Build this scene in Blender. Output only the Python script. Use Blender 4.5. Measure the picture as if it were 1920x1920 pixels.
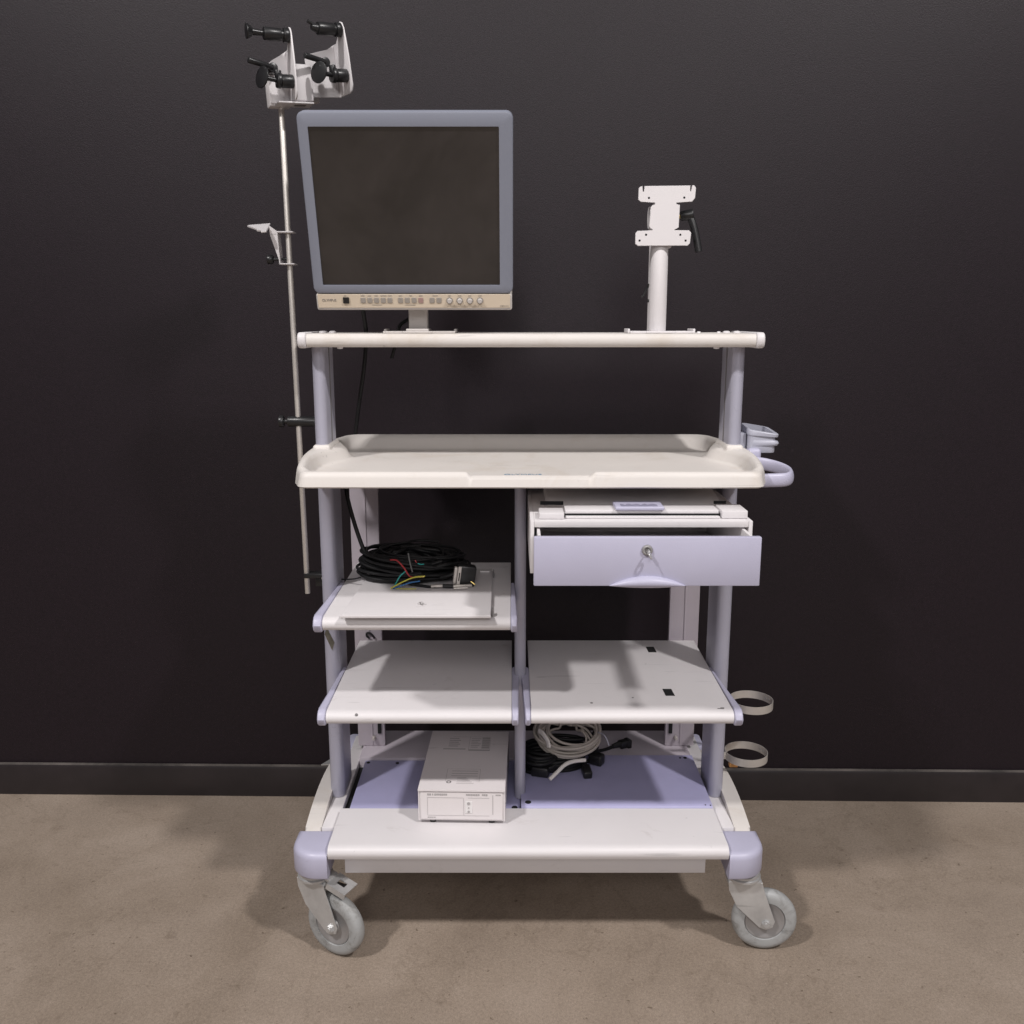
import bpy, bmesh, math, random
from mathutils import Vector, Matrix, Euler

for o in list(bpy.data.objects):
    bpy.data.objects.remove(o)
SC = bpy.context.scene
COL = SC.collection
rad = math.radians
random.seed(7)

# ------------------------------------------------------------------ camera
cam = bpy.data.cameras.new('camera')
cam.sensor_fit = 'HORIZONTAL'
cam.sensor_width = 36.0
cam.lens = 32.49
cam.clip_start = 0.05
cam.clip_end = 100
camo = bpy.data.objects.new('camera', cam)
COL.objects.link(camo)
camo.location = (0, 0, 1.198)
camo.rotation_euler = (rad(90 - 11.735), 0, 0)
SC.camera = camo

# ------------------------------------------------------------------ world (dim light bouncing round a hall)
W = bpy.data.worlds.new('World')
SC.world = W
W.use_nodes = True
bg = W.node_tree.nodes['Background']
# the unlit hall: dim at eye level, brighter towards the lit roof
_wt = W.node_tree
_tc = _wt.nodes.new('ShaderNodeTexCoord')
_sx = _wt.nodes.new('ShaderNodeSeparateXYZ')
_wt.links.new(_tc.outputs['Generated'], _sx.inputs[0])
_rp = _wt.nodes.new('ShaderNodeValToRGB')
_rp.color_ramp.elements[0].position = 0.0
_rp.color_ramp.elements[0].color = (0.14, 0.13, 0.14, 1)
_rp.color_ramp.elements[1].position = 0.75
_rp.color_ramp.elements[1].color = (0.25, 0.245, 0.25, 1)
_wt.links.new(_sx.outputs['Z'], _rp.inputs['Fac'])
_wt.links.new(_rp.outputs['Color'], bg.inputs[0])
bg.inputs[1].default_value = 1.0

# ------------------------------------------------------------------ lamps: two high-bay lamps under the hall roof and an added soft fill
def lamp(name, loc, aim, size, power, col=(1, 0.965, 0.95)):
    l = bpy.data.lights.new(name, 'AREA')
    l.shape = 'DISK'
    l.size = size
    l.energy = power
    l.color = col
    o = bpy.data.objects.new(name, l)
    COL.objects.link(o)
    o.location = loc
    d = Vector(aim) - Vector(loc)
    o.rotation_euler = d.to_track_quat('-Z', 'Y').to_euler()
    return o
lamp('hall_lamp', (-2.65, -1.12, 5.0), (0, 1.7, 0.7), 0.36, 192)
lamp('hall_lamp', (2.65, -1.12, 5.0), (0, 1.7, 0.7), 0.36, 186)
lamp('fill_lamp', (0.2, -4.3, 3.7), (0, 1.8, 0.7), 2.6, 105)  # big soft disc added behind the camera to lift shelf shade and upper wall

SC.view_settings.view_transform = 'Standard'
SC.view_settings.look = 'None'
SC.view_settings.gamma = 1.0
SC.view_settings.exposure = 0.0
SC.view_settings.use_curve_mapping = False

# ------------------------------------------------------------------ materials
def mat(name, col, rough=0.5, metal=0.0, spec=0.5, noise=0.0, nscale=8.0, bump=0.0, bscale=200.0,
        stain=None, stain_scale=5.0, stain_lo=0.62, stain_hi=0.75, coat=0.0, ior=1.5, rvar=0.0, wear=0.0):
    m = bpy.data.materials.new(name)
    m.use_nodes = True
    nt = m.node_tree
    p = nt.nodes['Principled BSDF']
    p.inputs['Base Color'].default_value = (*col, 1)
    p.inputs['Roughness'].default_value = rough
    p.inputs['Metallic'].default_value = metal
    p.inputs['Specular IOR Level'].default_value = spec
    p.inputs['IOR'].default_value = ior
    p.inputs['Coat Weight'].default_value = coat
    tc = nt.nodes.new('ShaderNodeTexCoord')
    last = None
    if noise > 0:
        n = nt.nodes.new('ShaderNodeTexNoise')
        n.inputs['Scale'].default_value = nscale
        n.inputs['Detail'].default_value = 6
        n.inputs['Roughness'].default_value = 0.65
        nt.links.new(tc.outputs['Object'], n.inputs['Vector'])
        r = nt.nodes.new('ShaderNodeValToRGB')
        r.color_ramp.elements[0].position = 0.3
        r.color_ramp.elements[1].position = 0.7
        r.color_ramp.elements[0].color = tuple(c * (1 - noise) for c in col) + (1,)
        r.color_ramp.elements[1].color = tuple(min(1, c * (1 + noise)) for c in col) + (1,)
        nt.links.new(n.outputs['Fac'], r.inputs['Fac'])
        last = r.outputs['Color']
    if stain:
        n = nt.nodes.new('ShaderNodeTexNoise')
        n.inputs['Scale'].default_value = stain_scale
        n.inputs['Detail'].default_value = 8
        n.inputs['Roughness'].default_value = 0.75
        n.inputs['Distortion'].default_value = 0.6
        nt.links.new(tc.outputs['Object'], n.inputs['Vector'])
        r = nt.nodes.new('ShaderNodeMapRange')
        r.inputs['From Min'].default_value = stain_lo
        r.inputs['From Max'].default_value = stain_hi
        nt.links.new(n.outputs['Fac'], r.inputs['Value'])
        mx = nt.nodes.new('ShaderNodeMix')
        mx.data_type = 'RGBA'
        nt.links.new(r.outputs['Result'], mx.inputs['Factor'])
        if last:
            nt.links.new(last, mx.inputs['A'])
        else:
            mx.inputs['A'].default_value = (*col, 1)
        mx.inputs['B'].default_value = (*stain, 1)
        last = mx.outputs['Result']
    if wear > 0:
        # hairline scratches (stretched noise) and small specks of dirt
        for sc_, lo, hi, det in (((6, 90, 90), 0.66, 0.72, 2), ((55, 55, 55), 0.70, 0.78, 3)):
            mp = nt.nodes.new('ShaderNodeMapping')
            mp.inputs['Scale'].default_value = sc_
            mp.inputs['Rotation'].default_value = (0, 0, 0.5 if sc_[0] < 50 else 0)
            nt.links.new(tc.outputs['Object'], mp.inputs['Vector'])
            n = nt.nodes.new('ShaderNodeTexNoise')
            n.inputs['Scale'].default_value = 1.0
            n.inputs['Detail'].default_value = det
            n.inputs['Distortion'].default_value = 0.8
            nt.links.new(mp.outputs['Vector'], n.inputs['Vector'])
            g = nt.nodes.new('ShaderNodeTexNoise')          # where the wear gathers
            g.inputs['Scale'].default_value = 5
            g.inputs['Detail'].default_value = 3
            nt.links.new(tc.outputs['Object'], g.inputs['Vector'])
            r = nt.nodes.new('ShaderNodeMapRange')
            r.inputs['From Min'].default_value = lo; r.inputs['From Max'].default_value = hi
            r.inputs['To Max'].default_value = wear
            nt.links.new(n.outputs['Fac'], r.inputs['Value'])
            r2 = nt.nodes.new('ShaderNodeMapRange')
            r2.inputs['From Min'].default_value = 0.48; r2.inputs['From Max'].default_value = 0.62
            nt.links.new(g.outputs['Fac'], r2.inputs['Value'])
            mu = nt.nodes.new('ShaderNodeMath'); mu.operation = 'MULTIPLY'
            nt.links.new(r.outputs['Result'], mu.inputs[0]); nt.links.new(r2.outputs['Result'], mu.inputs[1])
            mx = nt.nodes.new('ShaderNodeMix'); mx.data_type = 'RGBA'
            nt.links.new(mu.outputs[0], mx.inputs['Factor'])
            if last: nt.links.new(last, mx.inputs['A'])
            else: mx.inputs['A'].default_value = (*col, 1)
            mx.inputs['B'].default_value = tuple(c * 0.42 for c in col) + (1,)
            last = mx.outputs['Result']
    if last:
        nt.links.new(last, p.inputs['Base Color'])
    if rvar > 0:
        n = nt.nodes.new('ShaderNodeTexNoise')
        n.inputs['Scale'].default_value = 14
        n.inputs['Detail'].default_value = 5
        nt.links.new(tc.outputs['Object'], n.inputs['Vector'])
        r = nt.nodes.new('ShaderNodeMapRange')
        r.inputs['To Min'].default_value = max(0, rough - rvar)
        r.inputs['To Max'].default_value = min(1, rough + rvar)
        nt.links.new(n.outputs['Fac'], r.inputs['Value'])
        nt.links.new(r.outputs['Result'], p.inputs['Roughness'])
    if bump > 0:
        n = nt.nodes.new('ShaderNodeTexNoise')
        n.inputs['Scale'].default_value = bscale
        n.inputs['Detail'].default_value = 3
        nt.links.new(tc.outputs['Object'], n.inputs['Vector'])
        b = nt.nodes.new('ShaderNodeBump')
        b.inputs['Strength'].default_value = bump
        b.inputs['Distance'].default_value = 0.002
        nt.links.new(n.outputs['Fac'], b.inputs['Height'])
        nt.links.new(b.outputs['Normal'], p.inputs['Normal'])
    return m

M = {}
M['white'] = mat('white_paint', (0.655, 0.63, 0.64), 0.46, noise=0.025, nscale=5, stain=(0.42, 0.385, 0.375), stain_scale=8,
                 stain_lo=0.60, stain_hi=0.88, bump=0.06, bscale=500, rvar=0.1, wear=0.5)
M['cream'] = mat('cream_plastic', (0.64, 0.605, 0.575), 0.5, noise=0.03, nscale=3, stain=(0.50, 0.43, 0.35), stain_scale=5,
                 stain_lo=0.52, stain_hi=0.9, bump=0.05, bscale=350, rvar=0.1, wear=0.4)
M['lav'] = mat('lavender_plastic', (0.44, 0.43, 0.55), 0.42, noise=0.045, nscale=5, bump=0.07, bscale=500, rvar=0.1, wear=0.22)
M['lavdk'] = mat('lavender_board', (0.37, 0.36, 0.55), 0.45, noise=0.05, nscale=9, bump=0.07, bscale=500,
                 stain=(0.5, 0.5, 0.6), stain_scale=14, stain_lo=0.7, stain_hi=0.9)
M['post'] = mat('anodised_lavender', (0.38, 0.375, 0.45), 0.38, metal=0.15, noise=0.04, nscale=5, bump=0.03, bscale=600, rvar=0.08, wear=0.25)
M['panel'] = mat('grey_lavender_panel', (0.46, 0.415, 0.46), 0.5, noise=0.06, nscale=6)
M['greyp'] = mat('grey_plastic', (0.40, 0.405, 0.475), 0.42, noise=0.03, bump=0.07, bscale=500)
M['bezel'] = mat('bezel_grey_blue', (0.205, 0.218, 0.268), 0.5, noise=0.03, nscale=4, bump=0.1, bscale=900)
M['mcream'] = mat('yellowed_panel', (0.60, 0.51, 0.40), 0.45, noise=0.04, nscale=6)
M['mhouse'] = mat('monitor_housing', (0.50, 0.47, 0.45), 0.5, noise=0.03)
M['button'] = mat('button_grey', (0.30, 0.27, 0.24), 0.5)
M['buttonr'] = mat('button_red', (0.34, 0.22, 0.2), 0.5)
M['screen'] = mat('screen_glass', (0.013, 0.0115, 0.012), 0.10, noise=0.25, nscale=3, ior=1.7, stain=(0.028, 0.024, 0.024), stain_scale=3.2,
                  stain_lo=0.40, stain_hi=0.66, rvar=0.07)  # paler blotches in the colour stand in for varied reflections in the glass
M['black'] = mat('black_plastic', (0.012, 0.012, 0.013), 0.35, noise=0.2)
M['cable'] = mat('black_cable', (0.006, 0.006, 0.007), 0.55, noise=0.2, spec=0.35)
M['hole'] = mat('dark_hole', (0.004, 0.004, 0.005), 0.9)
M['line'] = mat('print_grey', (0.38, 0.36, 0.36), 0.6)
M['linedk'] = mat('print_dark', (0.16, 0.15, 0.15), 0.6)
M['ink'] = mat('black_ink', (0.01, 0.008, 0.012), 0.5)
M['blueink'] = mat('blue_print', (0.20, 0.28, 0.36), 0.5)
M['steel'] = mat('brushed_steel', (0.60, 0.565, 0.53), 0.45, metal=0.55, noise=0.06, nscale=30, bump=0.05, bscale=300)
M['zinc'] = mat('zinc_plate', (0.56, 0.56, 0.56), 0.36, metal=0.55, noise=0.16, nscale=14, rvar=0.18, wear=0.35)
M['tyre'] = mat('grey_rubber', (0.33, 0.335, 0.335), 0.5, noise=0.06, nscale=16, stain=(0.13, 0.12, 0.105), stain_scale=26,
                stain_lo=0.5, stain_hi=0.75, wear=0.4)
M['hub'] = mat('hub_grey', (0.32, 0.31, 0.31), 0.4, metal=0.4, noise=0.1, nscale=20)
M['white_label'] = mat('white_card', (0.74, 0.72, 0.72), 0.5, noise=0.02)
M['bwhite'] = mat('instrument_white', (0.70, 0.66, 0.665), 0.45, noise=0.03, nscale=4, bump=0.05, bscale=400, wear=0.25)
M['beige'] = mat('beige_cable', (0.44, 0.40, 0.36), 0.45, noise=0.06, nscale=20)
M['whitetip'] = mat('white_tape', (0.72, 0.69, 0.66), 0.5)
M['red'] = mat('red_wire', (0.35, 0.03, 0.035), 0.4)
M['teal'] = mat('teal_wire', (0.02, 0.30, 0.28), 0.4)
M['yellow'] = mat('yellow_wire', (0.50, 0.46, 0.05), 0.4)
M['blue'] = mat('blue_wire', (0.03, 0.13, 0.33), 0.4)
M['greyw'] = mat('grey_wire', (0.12, 0.12, 0.12), 0.4)
M['gold'] = mat('brass_pin', (0.55, 0.42, 0.16), 0.3, metal=1.0)
M['orange'] = mat('orange_tape', (0.42, 0.20, 0.06), 0.6, noise=0.2, nscale=60)
M['sticker'] = mat('olive_sticker', (0.10, 0.09, 0.07), 0.45, noise=0.4, nscale=60)
M['skirting'] = mat('black_skirting', (0.016, 0.012, 0.013), 0.36, noise=0.25, nscale=10)

M['edge_highlight'] = mat('painted_highlight', (0.07, 0.06, 0.055), 0.9, noise=0.6, nscale=9)  # paler tone that paints the highlight on the skirting's edge
M['torn'] = mat('torn_paper', (0.22, 0.21, 0.29), 0.8, noise=0.2, nscale=80)  # the torn label's own dark lavender grey
# painted wall: near-black with a faint roller texture
def wall_mat():
    m = mat('black_wall_paint', (0.0085, 0.0045, 0.0075), 0.5, noise=0.22, nscale=140, bump=0.2, bscale=420, rvar=0.02, spec=0.34, stain=(0.030, 0.022, 0.027), stain_scale=5.0, stain_lo=0.70, stain_hi=0.80)
    return m
M['wall'] = wall_mat()

def floor_mat():
    m = bpy.data.materials.new('old_concrete')
    m.use_nodes = True
    nt = m.node_tree
    p = nt.nodes['Principled BSDF']
    tc = nt.nodes.new('ShaderNodeTexCoord')
    def noise(scale, detail=8, rough=0.65, dist=0.0):
        n = nt.nodes.new('ShaderNodeTexNoise')
        n.inputs['Scale'].default_value = scale
        n.inputs['Detail'].default_value = detail
        n.inputs['Roughness'].default_value = rough
        n.inputs['Distortion'].default_value = dist
        nt.links.new(tc.outputs['Object'], n.inputs['Vector'])
        return n.outputs['Fac']
    def ramp(fac, stops):
        r = nt.nodes.new('ShaderNodeValToRGB')
        e = r.color_ramp.elements
        e[0].position, e[0].color = stops[0][0], (*stops[0][1], 1)
        e[1].position, e[1].color = stops[-1][0], (*stops[-1][1], 1)
        for s in stops[1:-1]:
            k = e.new(s[0]); k.color = (*s[1], 1)
        nt.links.new(fac, r.inputs['Fac'])
        return r.outputs['Color']
    def mix(a, b, fac, mode='MULTIPLY'):
        x = nt.nodes.new('ShaderNodeMix')
        x.data_type = 'RGBA'; x.blend_type = mode
        x.inputs['Factor'].default_value = fac
        nt.links.new(a, x.inputs['A']); nt.links.new(b, x.inputs['B'])
        return x.outputs['Result']
    base = ramp(noise(3.2, 10, 0.7, 0.4), [(0.3, (0.245, 0.196, 0.156)), (0.5, (0.292, 0.236, 0.189)), (0.72, (0.342, 0.281, 0.231))])
    blot = ramp(noise(1.3, 5, 0.6, 1.2), [(0.33, (0.83, 0.81, 0.78)), (0.6, (1.03, 1.03, 1.03))])
    c = mix(base, blot, 0.9)
    grain = ramp(noise(170, 4, 0.7), [(0.3, (0.78, 0.77, 0.76)), (0.65, (1.12, 1.12, 1.12))])
    c = mix(c, grain, 0.85)
    spots = ramp(noise(26, 6, 0.8, 0.3), [(0.57, (1, 1, 1)), (0.68, (0.58, 0.54, 0.50))])
    c = mix(c, spots, 0.5)
    fine = ramp(noise(420, 2, 0.6), [(0.32, (0.72, 0.71, 0.70)), (0.62, (1.10, 1.10, 1.10))])
    c = mix(c, fine, 0.7)
    specks = ramp(noise(75, 2, 0.5), [(0.70, (1, 1, 1)), (0.74, (0.42, 0.38, 0.34))])
    c = mix(c, specks, 0.8)
    # hairline cracks: thin bands where a slow noise crosses its middle
    cr = nt.nodes.new('ShaderNodeMath'); cr.operation = 'SUBTRACT'; cr.inputs[1].default_value = 0.5
    nt.links.new(noise(1.1, 9, 0.62, 0.5), cr.inputs[0])
    ab = nt.nodes.new('ShaderNodeMath'); ab.operation = 'ABSOLUTE'
    nt.links.new(cr.outputs[0], ab.inputs[0])
    crack = ramp(ab.outputs[0], [(0.0, (0.55, 0.52, 0.48)), (0.006, (1, 1, 1))])
    c = mix(c, crack, 0.25)
    light = ramp(noise(48, 4, 0.7), [(0.66, (0, 0, 0)), (0.76, (0.10, 0.095, 0.085))])
    c = mix(c, light, 0.8, 'ADD')
    nt.links.new(c, p.inputs['Base Color'])
    rr = nt.nodes.new('ShaderNodeMapRange')
    rr.inputs['To Min'].default_value = 0.5; rr.inputs['To Max'].default_value = 0.8
    nt.links.new(noise(6), rr.inputs['Value'])
    nt.links.new(rr.outputs['Result'], p.inputs['Roughness'])
    b = nt.nodes.new('ShaderNodeBump')
    b.inputs['Strength'].default_value = 0.5; b.inputs['Distance'].default_value = 0.0015
    nt.links.new(noise(260, 6, 0.75), b.inputs['Height'])
    nt.links.new(b.outputs['Normal'], p.inputs['Normal'])
    return m
M['floor'] = floor_mat()

# ------------------------------------------------------------------ mesh helpers
class MB:
    def __init__(s):
        s.bm = bmesh.new()

    def box(s, x0, x1, y0, y1, z0, z1, bev=0.0, seg=2, mtx=None):
        bm = s.bm
        vs = [bm.verts.new((x, y, z)) for x in (x0, x1) for y in (y0, y1) for z in (z0, z1)]
        F = [(0, 1, 3, 2), (4, 6, 7, 5), (0, 4, 5, 1), (2, 3, 7, 6), (0, 2, 6, 4), (1, 5, 7, 3)]
        fs = [bm.faces.new([vs[i] for i in f]) for f in F]
        s._fin(vs, fs, bev, seg, mtx)
        return s

    def _fin(s, vs, fs, bev, seg, mtx, edges=None):
        bm = s.bm
        if mtx is not None:
            for v in vs:
                v.co = mtx @ v.co
        if bev > 0:
            es = edges if edges is not None else list({e for f in fs for e in f.edges})
            bmesh.ops.bevel(bm, geom=es, offset=bev, segments=seg, affect='EDGES', profile=0.5, clamp_overlap=True)

    def prism(s, poly, axis, a, b, bev=0.0, seg=2, mtx=None):
        """poly: 2-D points; axis 'x': poly=(y,z), 'y': poly=(x,z), 'z': poly=(x,y)"""
        bm = s.bm
        def mk(p, t):
            if axis == 'x': return (t, p[0], p[1])
            if axis == 'y': return (p[0], t, p[1])
            return (p[0], p[1], t)
        A = [bm.verts.new(mk(p, a)) for p in poly]
        B = [bm.verts.new(mk(p, b)) for p in poly]
        n = len(poly)
        fs = [bm.faces.new(A), bm.faces.new(B[::-1])]
        rim = [e for f in fs for e in f.edges]
        for i in range(n):
            fs.append(bm.faces.new([A[i], B[i], B[(i + 1) % n], A[(i + 1) % n]]))
        s._fin(A + B, fs, bev, seg, mtx, rim)
        return s

    def cyl(s, p0, p1, r, seg=20, r2=None, cap=True, bev=0.0):
        p0, p1 = Vector(p0), Vector(p1)
        r2 = r if r2 is None else r2
        d = (p1 - p0).normalized()
        u = d.orthogonal().normalized(); v = d.cross(u)
        bm = s.bm
        A, B = [], []
        for i in range(seg):
            t = 2 * math.pi * i / seg
            w = u * math.cos(t) + v * math.sin(t)
            A.append(bm.verts.new(p0 + w * r)); B.append(bm.verts.new(p1 + w * r2))
        fs = []
        for i in range(seg):
            fs.append(bm.faces.new([A[i], A[(i + 1) % seg], B[(i + 1) % seg], B[i]]))
        if cap:
            c = [bm.faces.new(A[::-1]), bm.faces.new(B)]
            if bev > 0:
                s._fin([], c, bev, 2, None, [e for f in c for e in f.edges])
        return s

    def lathe(s, prof, origin, axis, seg=32):
        """prof: (radius, along) pairs"""
        o, d = Vector(origin), Vector(axis).normalized()
        u = d.orthogonal().normalized(); v = d.cross(u)
        bm = s.bm
        rings = []
        for r, h in prof:
            if r < 1e-6:
                rings.append([bm.verts.new(o + d * h)])
            else:
                rings.append([bm.verts.new(o + d * h + (u * math.cos(2 * math.pi * i / seg) + v * math.sin(2 * math.pi * i / seg)) * r) for i in range(seg)])
        for a, b in zip(rings, rings[1:]):
            for i in range(seg):
                j = (i + 1) % seg
                if len(a) == 1 and len(b) == 1: continue
                if len(a) == 1: bm.faces.new([a[0], b[j], b[i]])
                elif len(b) == 1: bm.faces.new([a[i], a[j], b[0]])
                else: bm.faces.new([a[i], a[j], b[j], b[i]])
        return s

    def tube(s, pts, r, seg=8, closed=False, flat=None):
        """sweep a circle (or ellipse: flat = second radius) along a polyline"""
        P = [Vector(p) for p in pts]
        n = len(P)
        bm = s.bm
        T = []
        for i in range(n):
            a = P[i - 1] if (i > 0 or closed) else P[i]
            b = P[(i + 1) % n] if (i < n - 1 or closed) else P[i]
            T.append((b - a).normalized())
        u = T[0].orthogonal().normalized()
        if flat is not None:
            z = Vector((0, 0, 1))
            u = (z - T[0] * z.dot(T[0])).normalized() if abs(T[0].z) < 0.95 else u
        rings = []
        for i in range(n):
            t = T[i]
            u = (u - t * u.dot(t))
            u = u.normalized() if u.length > 1e-6 else t.orthogonal().normalized()
            v = t.cross(u)
            rr = r(i / (n - 1)) if callable(r) else r
            f = rr if flat is None else flat
            rings.append([bm.verts.new(P[i] + u * math.cos(2 * math.pi * k / seg) * rr + v * math.sin(2 * math.pi * k / seg) * f) for k in range(seg)])
        m = n if closed else n - 1
        for i in range(m):
            a, b = rings[i], rings[(i + 1) % n]
            for k in range(seg):
                bm.faces.new([a[k], a[(k + 1) % seg], b[(k + 1) % seg], b[k]])
        if not closed:
            bm.faces.new(rings[0][::-1]); bm.faces.new(rings[-1])
        return s

    def xf(s, mtx):
        bmesh.ops.transform(s.bm, matrix=mtx, verts=s.bm.verts)
        return s

    def build(s, name, m, parent=None, angle=38, smooth=True):
        bm = s.bm
        bmesh.ops.recalc_face_normals(bm, faces=bm.faces)
        if parent is not None:
            off = world_of(parent)
            for v in bm.verts:
                v.co -= off
        me = bpy.data.meshes.new(name)
        bm.to_mesh(me)
        bm.free()
        if smooth:
            me.polygons.foreach_set('use_smooth', [True] * len(me.polygons))
            me.set_sharp_from_angle(angle=rad(angle))
        me.materials.append(M[m] if isinstance(m, str) else m)
        o = bpy.data.objects.new(name, me)
        COL.objects.link(o)
        if parent is not None:
            o.parent = parent
        return o

def build_each(mb, name, m, parent=None, angle=38):
    """one object per connected piece"""
    bm = mb.bm
    bm.verts.ensure_lookup_table()
    seen, out = set(), []
    for v0 in bm.verts:
        if v0 in seen: continue
        st, comp = [v0], []
        seen.add(v0)
        while st:
            v = st.pop(); comp.append(v)
            for e in v.link_edges:
                w = e.other_vert(v)
                if w not in seen: seen.add(w); st.append(w)
        q = MB()
        mp = {v: q.bm.verts.new(v.co) for v in comp}
        for f in {f for v in comp for f in v.link_faces}:
            q.bm.faces.new([mp[v] for v in f.verts])
        out.append(q.build(name, m, parent, angle))
    bm.free()
    return out

def world_of(o):
    v = Vector(o.location)
    while o.parent:
        o = o.parent
        v += Vector(o.location)
    return v

def tag(o, label=None, cat=None, group=None, kind=None):
    if label: o['label'] = label
    if cat: o['category'] = cat
    if group: o['group'] = group
    if kind: o['kind'] = kind
    return o

def empty(name, loc, label, cat, group=None):
    o = bpy.data.objects.new(name, None)
    o.empty_display_size = 0.05
    o.location = loc
    COL.objects.link(o)
    return tag(o, label, cat, group)

def box(name, m, parent, *a, **k):
    return MB().box(*a, **k).build(name, m, parent)

def spline(pts, n=8):
    """Catmull-Rom through pts"""
    P = [Vector(p) for p in pts]
    P = [P[0] * 2 - P[1]] + P + [P[-1] * 2 - P[-2]]
    out = []
    for i in range(1, len(P) - 2):
        a, b, c, d = P[i - 1:i + 3]
        for k in range(n):
            t = k / n
            out.append(0.5 * ((2 * b) + (c - a) * t + (2 * a - 5 * b + 4 * c - d) * t * t + (3 * b - a - 3 * c + d) * t ** 3))
    out.append(P[-2])
    return out

def text_mesh(name, body, size, loc, rot, m, parent, width=None, depth=0.0004):
    cu = bpy.data.curves.new(name, 'FONT')
    cu.body = body
    cu.size = size
    cu.extrude = depth
    cu.align_x = 'LEFT'
    to = bpy.data.objects.new(name, cu)
    COL.objects.link(to)
    dg = bpy.context.evaluated_depsgraph_get()
    me = bpy.data.meshes.new_from_object(to.evaluated_get(dg))
    bpy.data.objects.remove(to)
    xs = [v.co.x for v in me.vertices]
    k = width / (max(xs) - min(xs)) if width else 1
    R = Euler(rot).to_matrix().to_4x4()
    off = world_of(parent)
    me.transform(Matrix.Translation(Vector(loc) - off) @ R @ Matrix.Diagonal((k, 1, 1, 1)))
    me.materials.clear()
    me.materials.append(M[m])
    me.name = name
    o = bpy.data.objects.new(name, me)
    COL.objects.link(o)
    o.parent = parent
    return o

# ================================================================== setting
fl = MB()
fl.bm.faces.new([fl.bm.verts.new(p) for p in ((-9, -9, 0), (9, -9, 0), (9, 2.45, 0), (-9, 2.45, 0))])
tag(fl.build('floor', 'floor', smooth=False), kind='structure')

WR = Matrix.Translation((0, 2.178, 0)) @ Matrix.Rotation(rad(-0.95), 4, 'Z')
wl = MB().box(-5, 5, 0, 0.12, 0, 4.2, mtx=WR).build('wall', 'wall', smooth=False)
tag(wl, 'flat wall painted near black behind the cart', 'wall', kind='structure')
sk = MB()
sk.prism([(-0.012, 0.0), (-0.012, 0.074), (-0.009, 0.081), (-0.002, 0.083), (-0.0005, 0.083), (-0.0005, 0.0)], 'x', -5, 5, mtx=WR)
sk.build('skirting_board', 'skirting', wl)
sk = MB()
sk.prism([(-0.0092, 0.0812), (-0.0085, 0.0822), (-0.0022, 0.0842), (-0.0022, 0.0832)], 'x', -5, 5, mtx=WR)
sk.build('highlight_strip', M['edge_highlight'], wl)  # thin pale strip colours in the highlight along the skirting top

# ================================================================== the cart
CART = empty('medical_cart', (0.03, 1.8, 0), 'white and lavender wheeled equipment cart with shelves, tray and half open drawer', 'cart')

# ---- base ---------------------------------------------------------
def deck_profile(yf, yb, zt, h=0.024, t=0.016):
    return [(yb, zt), (yf + 0.016, zt), (yf + 0.009, zt - 0.0015), (yf + 0.004, zt - 0.0045), (yf + 0.001, zt - 0.009), (yf, zt - 0.013),
            (yf + 0.001, zt - 0.018), (yf + 0.004, zt - h + 0.0015), (yf + 0.008, zt - h), (yf + 0.020, zt - h), (yf + 0.022, zt - t), (yb, zt - t)]
b = MB()
b.prism(deck_profile(1.548, 1.692, 0.240, 0.026, 0.03), 'x', -0.343, 0.4035, bev=0.0015)
base = b.build('base_deck', 'white', CART)
b = MB()
b.box(-0.372, -0.3435, 1.642, 2.05, 0.205, 0.228, 0.002)
b.box(0.404, 0.434, 1.642, 2.05, 0.205, 0.228, 0.002)
b.box(-0.343, 0.4035, 1.694, 2.05, 0.198, 0.214, 0.001)
build_each(b, 'base_frame', 'white', CART)
box('rear_deck', 'panel', CART, -0.343, 0.4035, 1.918, 2.06, 0.2145, 0.236, bev=0.0015)
box('base_skirt', 'white', CART, -0.318, 0.368, 1.585, 2.02, 0.166, 0.1975, bev=0.001)
for sx, x0, x1 in ((-1, -0.404, -0.3725), (1, 0.4345, 0.466)):
    r = MB()
    pts, top, bot = [], [], []
    for i in range(25):
        t = i / 24
        y = 1.63 + t * 0.36
        z = 0.222 + 0.022 * math.sin(math.pi * min(1, t * 1.05) ** 0.9)
        top.append((y, z)); bot.append((y, z - 0.03))
    r.prism(top + bot[::-1], 'x', x0, x1, bev=0.008, seg=4)
    r.build('side_rail', 'cream', CART)

def guard(sx):
    # quarter-round corner block over a caster
    xi, xo = (-0.3445, -0.4165) if sx < 0 else (0.405, 0.4775)
    y0, y1, R = 1.549, 1.64, 0.052
    g = MB()
    loops = []
    for z, i in ((0.172, 0.009), (0.1725, 0.005), (0.1745, 0.002), (0.178, 0.0), (0.214, 0.0), (0.2195, 0.0012), (0.2235, 0.0042), (0.2258, 0.0085), (0.2265, 0.0135)):
        P = [(xi, y0 + i), (xi, y1 - i), (xo - sx * i, y1 - i)]
        r = R - i
        for k in range(17):
            a = k / 16 * math.pi / 2
            P.append((xo - sx * R + sx * r * math.cos(a), y0 + R - r * math.sin(a)))
        loops.append([g.bm.verts.new((x, y, z)) for x, y in P])
    n = len(loops[0])
    for a, b_ in zip(loops, loops[1:]):
        for k in range(n):
            g.bm.faces.new([a[k], a[(k + 1) % n], b_[(k + 1) % n], b_[k]])
    g.bm.faces.new(loops[0]); g.bm.faces.new(loops[-1])
    return g.build('corner_guard', 'lav', CART, angle=40)
guard(-1); guard(1)
# rear corner blocks
for xa, xb in ((-0.392, -0.345), (0.405, 0.452)):
    box('corner_guard', 'lav', CART, xa, xb, 2.0, 2.075, 0.172, 0.224, bev=0.01)

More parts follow.
